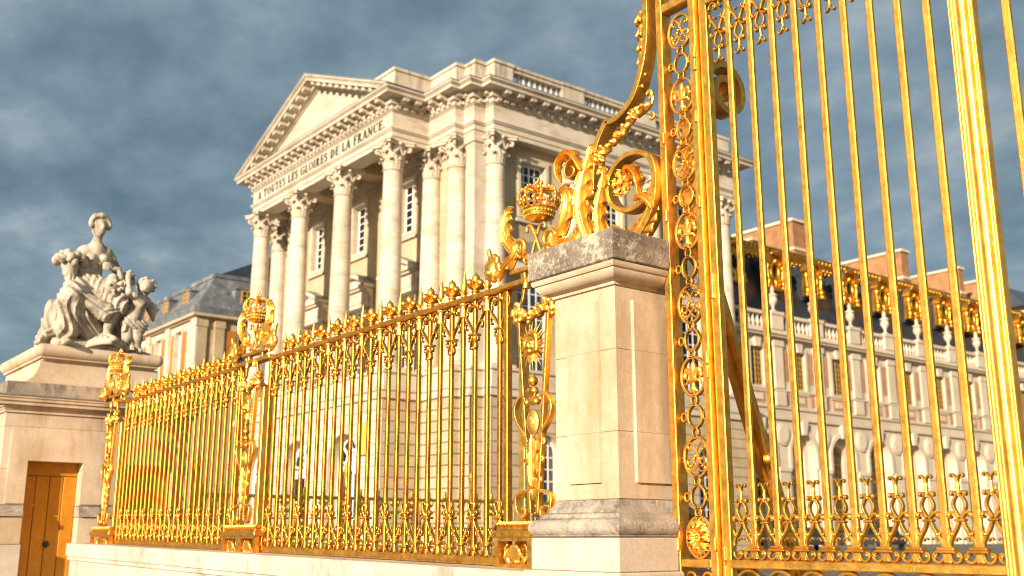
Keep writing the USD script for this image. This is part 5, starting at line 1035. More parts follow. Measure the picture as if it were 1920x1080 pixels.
def fence_panel(label, spears, x_left, x_right):
    sp = np.array(spears); d = (sp[0] - sp[-1]) / (len(sp) - 1); xc = (x_left + x_right) / 2
    t = thing('fence_panel', label, 'fence', (xc, 5.517, wall_top(xc)))
    def slope(m, a, b, y0, y1, h0, h1):
        m.hexa([(a, y0, wall_top(a) + h0), (b, y0, wall_top(b) + h0), (b, y1, wall_top(b) + h0), (a, y1, wall_top(a) + h0)], [(a, y0, wall_top(a) + h1), (b, y0, wall_top(b) + h1), (b, y1, wall_top(b) + h1), (a, y1, wall_top(a) + h1)]); return m
    part(t, 'bottom_rail', slope(slope(MB(), x_left, x_right, 5.478, 5.556, 0.028, 0.074), x_left, x_right, 5.492, 5.542, 0.008, 0.028), 'gilding_flat')
    part(t, 'top_rail', MB().cbox(x_left, x_right, 5.478, 5.556, 3.720, 3.771, 0.005), 'gilding_bar')
    for a, b in ((x_left, x_left + 0.055), (x_right - 0.055, x_right)): part(t, 'stile', MB().cbox(a, b, 5.487, 5.547, wall_top(a) + 0.0745, 3.7195, 0.005), 'gilding_bar')
    def bar(x): part(t, 'bar', MB().cbox(x - 0.0205, x + 0.0205, YB0, YB1 , wall_top(x) + 0.0742, 3.7195, 0.0060), 'gilding_bar')
    for x in sp:
        bar(x); s = part(t, 'spear', tilted(SPEAR, 0.012, 0.4), 'gilding_bright', (x, 5.517, 3.596)); part(s, 'ferrule', FERR, 'gilding_bright', (x, 5.517, 3.596))
        part(t, 'bar_collar', COLLAR, 'gilding', (x, 0, wall_top(x) + 0.074))
    mids = [sp[0] + d / 2] + list((sp[:-1] + sp[1:]) / 2) + [sp[-1] - d / 2]
    for k, x in enumerate(mids):
        bar(x); part(t, 'top_scroll', tilted(Shape(TOPSCROLL.v - [0, 5.517, 0], TOPSCROLL.f, TOPSCROLL.n), 0.008, 0.02).moved([0, 5.517, 0]), 'gilding', (x, 0, 3.720)); part(t, 'bottom_scroll', tilted(Shape(BOTSCROLL.v - [0, 5.517, 0], BOTSCROLL.f, BOTSCROLL.n), 0.008, 0.02).moved([0, 5.517, 0]), 'gilding', (x, 0, wall_top(x) + 0.074))
        if 0 < k < len(mids) - 1: part(t, 'fleur_de_lis', tilted(LILY), 'gilding', (x + jit.gauss(0, 0.002), 5.517, 3.770 + jit.gauss(0, 0.0015)))
    return t
fence_panel('gilded fence panel nearest the stone pier, in sharp focus', [-7.445 - 0.3725 * k for k in range(12)], -11.90, -7.115)
fence_panel('gilded fence panel between crowned post and guard house', [-13.02 - 0.350 * k for k in range(12)], -17.20, -12.72)

# ================================================================ crowned fence posts
def crown(m, c, s=1.0, n=8):
    cx, cy, cz = c; L = lambda prof: m.lathe([(r * s, z * s) for r, z in prof], c=c, n=28)
    L([(0.0, -0.025), (0.10, -0.02), (0.155, 0.0), (0.168, 0.010), (0.160, 0.022), (0.168, 0.034), (0.178, 0.070), (0.192, 0.082), (0.186, 0.094), (0.178, 0.09), (0.165, 0.03), (0.0, 0.01)])
    for k in range(26):
        t = k * 2 * PI / 26; m.ball((cx + 0.176 * s * math.cos(t), cy + 0.176 * s * math.sin(t), cz + 0.052 * s), 0.014 * s, 1)
        m.ball((cx + 0.166 * s * math.cos(t), cy + 0.166 * s * math.sin(t), cz + 0.010 * s), 0.010 * s, 1)
    for k in range(n):
        t = k * 2 * PI / n + 0.2; ct, st_ = math.cos(t), math.sin(t); R = lambda r, z: (cx + r * s * ct, cy + r * s * st_, cz + z * s)
        m.tube([R(0.19, 0.09), R(0.222, 0.15), R(0.25, 0.20)], [0.020 * s, 0.026 * s, 0.010 * s], 6)
        tx, ty = -st_, ct
        for w in (-1, 1): m.ball((cx + 0.215 * s * ct + w * 0.036 * s * tx, cy + 0.215 * s * st_ + w * 0.036 * s * ty, cz + 0.135 * s), 0.021 * s, 1)
        m.ball(R(0.236, 0.172), 0.024 * s, 1)
        p = smooth_path(np.array([(0.215, 0.13), (0.235, 0.215), (0.19, 0.265), (0.10, 0.275), (0.02, 0.245)]), 16)
        m.tube([R(r, z) for r, z in p], 0.016 * s, 6)
        for r, z in p[1:-1:2]: m.ball(R(r, z + 0.012), 0.0165 * s, 1)
        t2 = t + PI / n; ct2, st2 = math.cos(t2), math.sin(t2)
        m.tube([(cx + 0.19 * s * ct2, cy + 0.19 * s * st2, cz + 0.09 * s), (cx + 0.22 * s * ct2, cy + 0.22 * s * st2, cz + 0.145 * s)], [0.014 * s, 0.012 * s], 6); m.ball((cx + 0.224 * s * ct2, cy + 0.224 * s * st2, cz + 0.155 * s), 0.02 * s, 1)
    L([(0, 0.225), (0.03, 0.235), (0.036, 0.255), (0.02, 0.268), (0.014, 0.275), (0.03, 0.288), (0.034, 0.305), (0.02, 0.325), (0, 0.33)])
    for k in range(4):
        t = k * PI / 2 + 0.5; m.ball((cx + 0.032 * s * math.cos(t), cy + 0.032 * s * math.sin(t), cz + 0.338 * s), 0.022 * s, 1)
    m.ball((cx, cy, cz + 0.365 * s), (0.018 * s, 0.018 * s, 0.03 * s), 1)
    return m
def grape(pts, seed, r0, r1, n, spread, cell=0.008, kk=0.004):
    rn = random.Random(seed); pr_ = []; p = smooth_path(np.asarray(pts, float), 40)
    for i in range(n):
        b = p[int(i * 39 / max(n - 1, 1))]; r = rn.uniform(r0, r1); pr_.append(('e', (b[0] + rn.gauss(0, spread), 5.45 + rn.gauss(0, spread * 0.8), b[1] + rn.gauss(0, spread)), (r, r, r)))
    return blob(pr_, cell, kk)
def sun_face():
    p = [('e', (0, 0, 0), (0.062, 0.045, 0.075)), ('c', (0, -0.045, 0.012), (0, -0.055, -0.012), 0.008, 0.011), ('c', (-0.016, -0.042, -0.030), (0.016, -0.042, -0.030), 0.007, 0.007), ('e', (0, -0.030, -0.056), (0.022, 0.022, 0.02))]
    for s in (-1, 1): p += [('c', (s * 0.012, -0.046, 0.026), (s * 0.036, -0.040, 0.024), 0.007, 0.006), ('e', (s * 0.024, -0.043, 0.012), (0.010, 0.007, 0.006)), ('e', (s * 0.034, -0.030, -0.020), (0.018, 0.018, 0.018))]
    rn = random.Random(7)
    for k in range(26):
        t = k / 25 * PI * 1.5 - PI * 0.25; p.append(('e', (0.082 * math.cos(t) + rn.uniform(-.01, .01), -0.012, 0.010 + 0.088 * math.sin(t) + rn.uniform(-.01, .01)), (0.022, 0.022, 0.022)))
    return blob(p, 0.0065, 0.005)
FACE = sun_face()
def fence_post(label):
    XP, YP = -6.69, 5.45
    t = thing('crowned_fence_post', label, 'fence post', (XP, 5.5, 1.38), 'crowned gilded posts of the fence')
    W = lambda pts: [(XP + a, b) for a, b in pts]
    fr = sbox(-0.48, 1.34, 0.48, 1.606).difference(unary_union([sbox(-0.43, 1.395, -0.05, 1.575), sbox(0.05, 1.395, 0.43, 1.575)]))
    part(t, 'base_frame', MB().slab_xz(affinity.translate(fr, XP, 0), 5.40, 5.46).cbox(XP - 0.47, XP + 0.47, 5.60, 5.62, 1.34, 1.60).cbox(XP - 0.50, XP + 0.50, 5.38, 5.66, 1.6065, 1.662, 0.008), 'gilding_flat')
    bm = MB().cbox(XP - 0.455, XP + 0.455, 5.41, 5.63, 1.6625, 1.69, 0.006).tube([(XP - 0.45, 5.43, 1.712), (XP + 0.45, 5.43, 1.712)], 0.024, 10).cbox(XP - 0.43, XP + 0.43, 5.43, 5.61, 1.69, 1.735, 0.006)
    for k in range(26): u = XP - 0.445 + 0.89 * k / 25; bm.tube([(u - 0.012, 5.418, 1.694), (u - 0.004, 5.404, 1.712), (u + 0.012, 5.418, 1.732)], [0.008, 0.013, 0.008], 5)
    part(t, 'base_moulding', bm, 'gilding_flat', smooth=35)
    for s in (-1, 1):
        cx = XP + s * 0.24; pr_ = []
        for k in range(7):
            a = PI / 2 + (k - 3) * 0.36; pr_.append(('c', (cx, 5.44, 1.415), (cx + 0.088 * math.cos(a), 5.425, 1.42 + 0.115 * math.sin(a)), 0.012, 0.022))
        pr_ += [('e', (cx, 5.43, 1.412), (0.028, 0.02, 0.018))]
        for w in (-1, 1):
            pr_ += [('c', (cx + w * 0.02, 5.44, 1.41), (cx + w * 0.10, 5.44, 1.405), 0.012, 0.014), ('c', (cx + w * 0.10, 5.44, 1.405), (cx + w * 0.150, 5.44, 1.45), 0.014, 0.012), ('c', (cx + w * 0.150, 5.44, 1.45), (cx + w * 0.145, 5.44, 1.52), 0.012, 0.010), ('c', (cx + w * 0.145, 5.44, 1.52), (cx + w * 0.118, 5.44, 1.545), 0.010, 0.013), ('e', (cx + w * 0.11, 5.435, 1.43), (0.03, 0.018, 0.028))]
        part(t, 'shell', blob(pr_, 0.0075, 0.005), 'gilding_bright')
    for s in (-1, 1):
        a, b = sorted((s * 0.285, s * 0.205)); part(t, 'upright', MB().cbox(XP + a, XP + b, 5.50, 5.56, 1.7355, 3.40, 0.006), 'gilding_bright')
        m = MB(); p = np.array(W([(s * 0.195, 3.40), (s * 0.045, 1.80)])); m.strap(np.linspace(p[0], p[1], 6), 0.034, 5.42, 5.47); part(t, 'term_edge', m, 'gilding_flat')
        m = MB(); m.strap(np.array(W([(s * 0.285, 3.40), (s * 0.20, 3.425), (s * 0.10, 3.47)])), 0.035, 5.44, 5.56); part(t, 'arch_bracket', m, 'gilding_flat')
        m = MB(); m.strap(smooth_path(W([(s * 0.10, 2.70), (s * 0.115, 2.735), (s * 0.155, 2.748), (s * 0.215, 2.70), (s * 0.238, 2.62), (s * 0.20, 2.53), (s * 0.12, 2.44), (s * 0.065, 2.36)]), 40), 0.024, 5.41, 5.46)
        m.strap(smooth_path(W([(s * 0.04, 1.99), (s * 0.12, 1.965), (s * 0.215, 1.935), (s * 0.222, 1.86), (s * 0.190, 1.79), (s * 0.13, 1.765), (s * 0.095, 1.795), (s * 0.105, 1.832), (s * 0.138, 1.825)]), 40), 0.026, 5.41, 5.46)
        part(t, 'lyre_scroll', m, 'gilding_bright', smooth=40)
    m = MB()
    for k in range(24):
        a = k * 2 * PI / 24; r = 0.205 if k % 2 == 0 else 0.165; c, s = math.cos(a), math.sin(a)
        m.tube([(XP + 0.08 * c, 5.425, 3.16 + 0.08 * s), (XP + 0.13 * c + (0.008 * s if k % 2 else 0), 5.42, 3.16 + 0.13 * s - (0.008 * c if k % 2 else 0)), (XP + r * c, 5.43, 3.16 + r * s)], [0.012, 0.010, 0.002], 5)
    part(t, 'sun_rays', m, 'gilding_bright', smooth=40); part(t, 'sun_face', FACE, 'gilding', (XP, 5.425, 3.16))
    dr = [('e', (XP, 5.43, 2.862), (0.042, 0.042, 0.042)), ('e', (XP, 5.43, 2.90), (0.018, 0.018, 0.03)), ('e', (XP - 0.028, 5.42, 2.778), (0.040, 0.035, 0.036)), ('e', (XP + 0.028, 5.42, 2.778), (0.040, 0.035, 0.036)), ('e', (XP, 5.425, 2.70), (0.075, 0.03, 0.04)), ('e', (XP - 0.06, 5.415, 2.685), (0.03, 0.03, 0.03)), ('e', (XP + 0.06, 5.415, 2.685), (0.03, 0.03, 0.03))]
    part(t, 'bead_drop', blob(dr, 0.0075, 0.005), 'gilding')
    shd = [('e', (XP, 5.43, 2.52), (0.078, 0.03, 0.108)), ('e', (XP, 5.40, 2.535), (0.010, 0.01, 0.028)), ('e', (XP - 0.020, 5.40, 2.528), (0.010, 0.01, 0.015)), ('e', (XP + 0.020, 5.40, 2.528), (0.010, 0.01, 0.015)), ('c', (XP - 0.018, 5.40, 2.51), (XP + 0.018, 5.40, 2.51), 0.006, 0.006), ('c', (XP, 5.40, 2.505), (XP, 5.40, 2.49), 0.008, 0.006)]
    part(t, 'shield', blob(shd, 0.006, 0.0035), 'gilding_bright')
    lf = MB()
    for s in (-1, 1):
        for z0, w, o in ((2.36, 0.09, 0.13), (2.22, 0.08, 0.115), (2.06, 0.07, 0.09)):
            lf.leaf(W([(s * 0.01, z0 - 0.16), (s * 0.035, z0 - 0.06), (s * o * 0.8, z0), (s * o, z0 - 0.03)]), w, 3, 0.015, 0.006, 0.008, nu=26, nv=7, y0=5.435)
    lf.leaf(W([(0, 2.42), (0.0, 2.25), (0, 2.08), (0, 1.92)]), 0.12, 5, 0.03, 0.008, 0.01, nu=36, nv=21, y0=5.43)
    lf.lathe([(0, 1.98), (0.03, 1.985), (0.045, 2.0), (0.03, 2.015), (0, 2.02)], c=(XP, 5.43, 0), n=12)
    part(t, 'acanthus_drop', lf, 'gilding_bright', smooth=50)
    part(t, 'garland', grape(W([(-0.27, 3.40), (-0.24, 3.52), (-0.16, 3.44), (-0.02, 3.42), (0.13, 3.46), (0.22, 3.54), (0.27, 3.40)]), 4, 0.014, 0.028, 110, 0.022), 'gilding_bright')
    for s in (-1, 1):
        part(t, 'tassel', MB().lathe([(0, 0), (0.032, 0.0), (0.030, 0.05), (0.022, 0.06), (0.026, 0.075), (0.018, 0.09), (0.010, 0.10), (0, 0.10)], c=(XP + s * 0.10, 5.44, 3.665), n=12), 'gilding_bright', smooth=40)
        m = MB(); m.strap(smooth_path(W([(s * 0.10, 3.76), (s * 0.15, 3.68), (s * 0.17, 3.60), (s * 0.20, 3.55)]), 16), 0.03, 5.45, 5.48); part(t, 'ribbon', m, 'gilding')
    part(t, 'top_rail', MB().cbox(XP - 0.50, XP + 0.50, 5.445, 5.575, 3.722, 3.77, 0.006).cbox(XP - 0.36, XP + 0.36, 5.46, 5.56, 3.835, 3.875, 0.006), 'gilding_flat')
    for s in (-1, 1): part(t, 'rail_block', MB().cbox(XP + s * 0.20 - 0.03, XP + s * 0.20 + 0.03, 5.48, 5.54, 3.77, 3.835, 0.006), 'gilding_flat')
    for s in (-1, 1):   # volutes with leaf masks at the shoulders
        m = MB(); m.leaf(W([(s * 0.50, 3.80), (s * 0.44, 3.90), (s * 0.32, 3.97), (s * 0.24, 4.08)]), 0.15, 3, 0.03, 0.010, 0.012, nu=39, nv=21, y0=5.46, taper=[0.5, 1, 1, 0.6])
        m.tube([(a, 5.45, b) for a, b in spiral((XP + s * 0.19, 4.035), 0.095, 0.015, PI / 2 - s * PI / 2 * 0.9, PI / 2 - s * PI / 2 * 0.9 - s * 4.2 * 0 + s * 6.5, 34)], np.linspace(0.026, 0.018, 34), 8)
        part(t, 'shoulder_volute', m, 'gilding_bright', smooth=50)
        rn = random.Random(11); mk = [('e', (XP + s * 0.57, 5.45, 3.925), (0.075, 0.06, 0.085)), ('e', (XP + s * 0.57, 5.40, 3.885), (0.035, 0.035, 0.03))]
        for k in range(26):
            a = k / 25 * 2 * PI; mk.append(('e', (XP + s * 0.57 + 0.085 * math.cos(a) + rn.gauss(0, 0.01), 5.44, 3.935 + 0.095 * math.sin(a) + rn.gauss(0, 0.012)), (0.024, 0.024, 0.026)))
        for k in range(6): mk.append(('e', (XP + s * (0.60 + 0.01 * k), 5.45, 3.99 + 0.025 * k), (0.022, 0.02, 0.022)))
        part(t, 'leaf_mask', blob(mk, 0.0085, 0.006), 'gilding_bright')
    mg = MB()
    for s in (-1, 1):
        p = smooth_path(W([(-s * 0.10, 4.185), (-s * 0.085, 4.215), (-s * 0.04, 4.205), (s * 0.0, 4.14), (s * 0.055, 4.02), (s * 0.10, 3.93), (s * 0.155, 3.905), (s * 0.185, 3.945), (s * 0.160, 3.985), (s * 0.12, 3.965), (s * 0.09, 3.90), (s * 0.06, 3.875)]), 50)
        mg.tube([(a, 5.47 - s * 0.018, b) for a, b in p], 0.015, 8); mg.ball((XP - s * 0.10, 5.47 - s * 0.018, 4.175), 0.02, 1)
    part(t, 'royal_monogram', mg, 'gilding_bright', smooth=60)
    for s in (-1, 1):
        m = MB(); m.leaf(W([(s * 0.03, 3.90), (s * 0.20, 3.99), (s * 0.34, 4.10), (s * 0.42, 4.25), (s * 0.405, 4.39), (s * 0.33, 4.43)]), 0.20, 6, 0.035, 0.012, 0.012, nu=78, nv=29, y0=5.47, taper=[0.15, 0.35, 0.8, 1.0, 0.75, 0.3])
        part(t, 'palm_leaf', m, 'gilding_bright', smooth=50)
    cr = crown(MB(), (XP + 0.03, 5.48, 4.262), 0.95)
    for i in range(len(cr.V)): cr.V[i] = (cr.V[i] - [XP + 0.03, 5.48, 0]) * [0.80, 0.80, 1.0] + [XP + 0.03, 5.48, 0]
    part(t, 'crown', cr, 'gilding_bright', smooth=50)
    return t
post = fence_post('crowned gilded fence post with sun mask, touching the stone pier')
copy_of(post, 'crowned gilded fence post standing between the two fence panels', (-12.32, 5.5, 1.40), 'fence post', 'crowned gilded posts of the fence')
copy_of(post, 'crowned gilded fence post in front of the guard house', (-17.66, 5.5, 1.42), 'fence post', 'crowned gilded posts of the fence')

# ================================================================ gilded scroll standing on the pier
sc = thing('scroll_buttress', 'large gilded iron scroll with acanthus leaves on the pier capstone', 'scroll ornament', (-5.6, 5.5, 3.74))
ang = np.linspace(math.radians(-60), math.radians(-60) + 2 * PI * 1.0, 70)
C0 = (-5.525, 4.285)
pth = np.stack([C0[0] + (0.262 + 0.0 * ang) * np.cos(ang), C0[1] + 0.225 * np.sin(ang)], 1)
m = MB().strap(pth, 0.040, 5.45, 5.56)
part(sc, 'scroll_ring', m, 'gilding_flat', smooth=35)
m = MB().strap(smooth_path([(-5.30, 4.42), (-5.262, 4.30), (-5.262, 4.18), (-5.30, 4.02), (-5.40, 3.88), (-5.52, 3.78)], 30), 0.05, 5.44, 5.57)
part(sc, 'scroll_tail', m, 'gilding_flat', smooth=35)
m = MB()
m.leaf([(-5.76, 3.84), (-5.62, 3.82), (-5.48, 3.865), (-5.365, 3.97), (-5.29, 4.14)], 0.19, 8, 0.05, 0.014, 0.014, nu=78, nv=21, y0=5.50, taper=[0.6, 1.0, 0.95, 0.7, 0.2], cut=0.6)
m.leaf([(-5.40, 4.10), (-5.395, 4.20), (-5.41, 4.29), (-5.46, 4.355), (-5.52, 4.375), (-5.555, 4.34)], 0.085, 4, 0.045, 0.012, 0.014, nu=65, nv=29, y0=5.43, taper=[0.2, 0.7, 1, 1, 0.8, 0.3])
m.leaf([(-5.46, 4.10), (-5.40, 4.12), (-5.33, 4.08), (-5.28, 4.0)], 0.09, 3, 0.03, 0.01, 0.01, nu=31, nv=21, y0=5.44)
part(sc, 'acanthus_leaf', m, 'gilding_bright', smooth=50)
fl = MB()
for k in range(7):
    a = k * 2 * PI / 7 + 0.3; c, s = math.cos(a), math.sin(a)
    fl.leaf([(-5.575 + 0.015 * c, 4.285 + 0.015 * s), (-5.575 + 0.06 * c, 4.285 + 0.06 * s), (-5.575 + 0.10 * c, 4.285 + 0.10 * s)], 0.085, 2, -0.02, 0.006, 0.008, nu=20, nv=21, y0=5.42, depth=[0, 0.0, -0.02], taper=[0.4, 1.0, 0.75])
for k in range(9): a = k * 2 * PI / 8; fl.ball((-5.575 + (0.018 if k else 0) * math.cos(a), 5.40, 4.285 + (0.018 if k else 0) * math.sin(a)), 0.013, 1)
part(sc, 'flower', fl, 'gilding_bright', smooth=50)
m = MB()
m.leaf([(-5.93, 3.75), (-6.00, 3.95), (-6.06, 4.18), (-6.04, 4.42), (-5.98, 4.60), (-5.96, 4.70)], 0.245, 7, 0.06, 0.018, 0.016, nu=91, nv=29, y0=5.46, taper=[0.55, 0.75, 1.0, 0.9, 0.6, 0.25])
m.leaf([(-5.83, 3.75), (-5.84, 3.95), (-5.85, 4.15), (-5.80, 4.38), (-5.83, 4.48)], 0.17, 6, 0.05, 0.014, 0.014, nu=65, nv=29, y0=5.45, taper=[0.5, 0.9, 0.9, 0.6, 0.2])
m.leaf([(-5.80, 3.76), (-5.72, 3.86), (-5.64, 3.83), (-5.60, 3.77)], 0.20, 4, 0.04, 0.012, 0.012, nu=39, nv=29, y0=5.43)
part(sc, 'acanthus_stem', m, 'gilding_bright', smooth=50)
m = MB(); p = spiral((-6.185, 4.555), 0.125, 0.03, math.radians(-60), math.radians(-60) + 2 * PI * 1.35, 70)
m.strap(p, 0.03, 5.42, 5.58, taper=np.linspace(1, 0.6, 70)); m.strap(smooth_path([(-5.99, 4.20), (-6.05, 4.32), (-6.12, 4.44)], 12), 0.04, 5.43, 5.57)
part(sc, 'leaf_curl', m, 'gilding_bright', smooth=40)
m = MB()
for s in (0,):
    m.leaf([(-6.02, 4.50), (-6.09, 4.62), (-6.18, 4.69), (-6.30, 4.66), (-6.33, 4.56), (-6.29, 4.47)], 0.10, 5, 0.05, 0.012, 0.012, nu=52, nv=21, y0=5.42)
part(sc, 'curled_leaf', m, 'gilding_bright', smooth=50)
band = smooth_path([(-5.96, 4.33), (-5.95, 4.50), (-5.925, 4.65), (-5.86, 4.77), (-5.775, 4.865)], 24)
band2 = smooth_path([(-5.775, 4.865), (-5.70, 4.845), (-5.60, 4.875), (-5.50, 4.945), (-5.42, 5.06), (-5.355, 5.22), (-5.315, 5.42), (-5.305, 5.60), (-5.305, 5.75), (-5.31, 6.1)], 70)
m = MB().strap(band, 0.050, 5.45, 5.57).strap(band2, 0.050, 5.45, 5.57)
part(sc, 'swan_neck_band', m, 'gilding_flat', smooth=25)
hk = []
for k, (x, z) in enumerate([(-5.385, 5.62), (-5.383, 5.50), (-5.382, 5.385), (-5.390, 5.27), (-5.40, 5.17), (-5.43, 5.08)]):
    r = 0.045 - 0.004 * k; hm = []
    for j in range(6):
        a = j * PI / 3; hm.append(('c', (x + 0.012 * math.cos(a), 5.50 + 0.012 * math.sin(a), z + 0.045), (x + r * math.cos(a), 5.50 + r * math.sin(a), z - 0.03), 0.013, 0.017)); hm.append(('e', (x + (r + 0.008) * math.cos(a), 5.50 + (r + 0.008) * math.sin(a), z - 0.045), (0.012, 0.012, 0.014)))
    hm += [('e', (x, 5.50, z + 0.045), (0.028, 0.028, 0.016)), ('e', (x, 5.50, z - 0.05), (0.014, 0.014, 0.026))]
    part(sc, 'husk', blob(hm, 0.0065, 0.004), 'gilding_bright')
m = MB()
for k in range(9): u = k / 8; m.ball((-5.455 - 0.105 * u ** 0.9, 5.50, 5.03 - 0.13 * u), 0.0175 - 0.0012 * k, 1)
part(sc, 'bead_string', m, 'gilding_bright', smooth=60)
part(sc, 'flower_branch', grape([(-5.86, 4.46), (-5.82, 4.60), (-5.74, 4.63), (-5.65, 4.68), (-5.57, 4.725), (-5.48, 4.785), (-5.40, 4.82), (-5.33, 4.86)], 9, 0.012, 0.027, 90, 0.017, 0.0075), 'gilding_bright')
m = MB()
for (x, z, r) in ((-5.84, 4.57, 0.055), (-5.455, 4.80, 0.045), (-5.63, 4.69, 0.03)):
    for j in range(6):
        a = j * PI / 3 + 0.4; m.leaf([(x, z), (x + 0.6 * r * math.cos(a), z + 0.6 * r * math.sin(a)), (x + r * 1.3 * math.cos(a), z + r * 1.3 * math.sin(a))], r * 0.9, 2, 0.015, 0.004, 0.006, nu=13, nv=7, y0=5.44, depth=[0, -0.02, 0.0])
    m.ball((x, 5.425, z), r * 0.42, 2)
p = spiral((-5.335, 4.955), 0.04, 0.012, -0.5 * PI, 1.2 * PI, 24); m.tube([(a, 5.5, b) for a, b in p], 0.013, 7)
m.tube([(a, 5.5, b) for a, b in smooth_path([(-5.45, 4.80), (-5.38, 4.82), (-5.31, 4.86), (-5.295, 4.92), (-5.335, 4.915)], 16)], 0.014, 7)
p = spiral((-5.31, 4.76), 0.035, 0.012, 0.5 * PI, -1.2 * PI, 20); m.tube([(a, 5.5, b) for a, b in p], 0.012, 7)
part(sc, 'blossom', m, 'gilding_bright', smooth=50)
m = MB(); m.tube([(a, 5.42, b) for a, b in spiral((-6.28, 3.84), 0.10, 0.02, PI * 0.1, PI * 0.1 + 5.5, 30)], np.linspace(0.035, 0.022, 30), 8)
m.leaf([(-6.42, 3.74), (-6.36, 3.83), (-6.26, 3.93), (-6.12, 3.87)], 0.10, 4, 0.03, 0.01, 0.01, nu=31, nv=21, y0=5.40)
part(sc, 'small_volute', m, 'gilding_bright', smooth=50)
part(sc, 'berry_cluster', grape([(-6.13, 3.80), (-6.08, 3.90)], 15, 0.016, 0.026, 22, 0.03, 0.0075), 'gilding_bright')

# ================================================================ gate jamb with ovals and monograms
gj = thing('gate_jamb', 'gilded openwork gate jamb with chained ovals, lilies and monograms', 'gate post', (-5.03, 5.55, 0.1))
for a, b in ((-5.24, -5.178), (-4.905, -4.843)): part(gj, 'stile', MB().cbox(a, b, 5.50, 5.61, 0.15, 6.3, 0.006), 'gilding_flat')
for z0, z1 in ((5.575, 5.65), (1.405, 1.462), (0.6, 0.66)): part(gj, 'cross_rail', MB().cbox(-5.177, -4.906, 5.505, 5.60, z0, z1, 0.006), 'gilding_flat')
XO, YO = -5.0415, 5.545
def oval(cx, cz, rx, rz, w, n=36):
    a = np.linspace(0, 2 * PI, n + 1); return np.stack([cx + rx * np.cos(a), cz + rz * np.sin(a)], 1)
def oval_ring(rx, rz, w, d=0.03): return MB().strap(oval(0, 0, rx - w / 2, rz - w / 2, w), w, YO, YO + d)
BIG = oval_ring(0.122, 0.147, 0.020); RB = BIG.shape(40)
for z in (0.075,): pass
md = oval_ring(0.074, 0.088, 0.017)
for s in (-1, 1): md.strap(oval(s * 0.099, 0, 0.024, 0.028, 0.014, 20), 0.014, YO + 0.002, YO + 0.028)
for s in (-1, 1): md.ball((s * 0.128, YO + 0.015, 0), (0.012, 0.014, 0.014), 1)
MED = md.shape(40); LINK = MB().strap(oval(0, 0, 0.027, 0.031, 0.014, 22), 0.014, YO, YO + 0.028).shape(40)
def monogram():
    m = MB()
    for s in (-1, 1):
        p = smooth_path([(-s * 0.058, 0.055), (-s * 0.072, 0.082), (-s * 0.045, 0.098), (-s * 0.012, 0.075), (s * 0.018, 0.01), (s * 0.045, -0.045), (s * 0.078, -0.052), (s * 0.090, -0.022), (s * 0.066, -0.004), (s * 0.038, -0.022), (s * 0.0, -0.068), (-s * 0.038, -0.098), (-s * 0.066, -0.082), (-s * 0.052, -0.060)], 60)
        m.tube([(a, YO + 0.012 - s * 0.006, b) for a, b in p], 0.0088, 7); m.ball((-s * 0.058, YO + 0.01, 0.055), 0.012, 1); m.ball((-s * 0.052, YO + 0.01, -0.060), 0.011, 1)
        for t in (0.02, 0.0, -0.02): m.lathe([(0, -0.004), (0.014, -0.004), (0.014, 0.004), (0, 0.004)], c=(s * (0.014 - t * 0.6), YO + 0.012, 0.01 + t), n=8)
    for s in (-1, 1): m.ball((s * 0.122, YO + 0.015, 0), (0.012, 0.014, 0.012), 1)
    return m.shape(50)
MONO = monogram()
def lily_flat():
    p = [('e', (0, 0, 0.055), (0.026, 0.022, 0.050)), ('c', (0, 0, 0.09), (0, 0, 0.112), 0.012, 0.004), ('c', (0, 0, 0.02), (0, 0, -0.085), 0.016, 0.018), ('e', (0, -0.004, -0.03), (0.056, 0.020, 0.013)), ('c', (0, 0, -0.08), (-0.03, 0, -0.105), 0.012, 0.012), ('c', (0, 0, -0.08), (0.03, 0, -0.105), 0.012, 0.012), ('c', (0, -0.01, -0.09), (0, 0, -0.115), 0.012, 0.012)]
    for s in (-1, 1): p += [('c', (s * 0.012, 0, -0.02), (s * 0.034, 0, 0.035), 0.014, 0.017), ('c', (s * 0.034, 0, 0.035), (s * 0.062, 0, 0.045), 0.017, 0.018), ('c', (s * 0.062, 0, 0.045), (s * 0.078, 0, 0.012), 0.018, 0.016), ('e', (s * 0.076, -0.004, 0.002), (0.021, 0.02, 0.021)), ('c', (s * 0.05, 0, -0.032), (s * 0.068, 0, -0.052), 0.010, 0.010)]
    return blob(p, 0.0055, 0.004)
LFLAT = lily_flat()
fm = MB()
for k in range(10):
    a = k * 2 * PI / 10; c, s = math.cos(a), math.sin(a)
    fm.leaf([(0.018 * c, 0.02 * s), (0.060 * c, 0.072 * s), (0.092 * c, 0.112 * s)], 0.066, 2, 0.016, 0.004, 0.006, nu=18, nv=21, y0=YO + 0.004, depth=[0, -0.022, 0.0], taper=[0.5, 1.0, 0.8])
for k in range(12): a = k * 2 * PI / 11; r = 0.022 if k else 0; fm.ball((r * math.cos(a), YO - 0.018, r * math.sin(a)), 0.0105, 1)
ROSE = fm.shape(50)
zbig = [5.385, 4.852, 4.320, 3.788, 3.240, 2.716, 2.148, 1.606]; kind = 'MLMLMLMR'
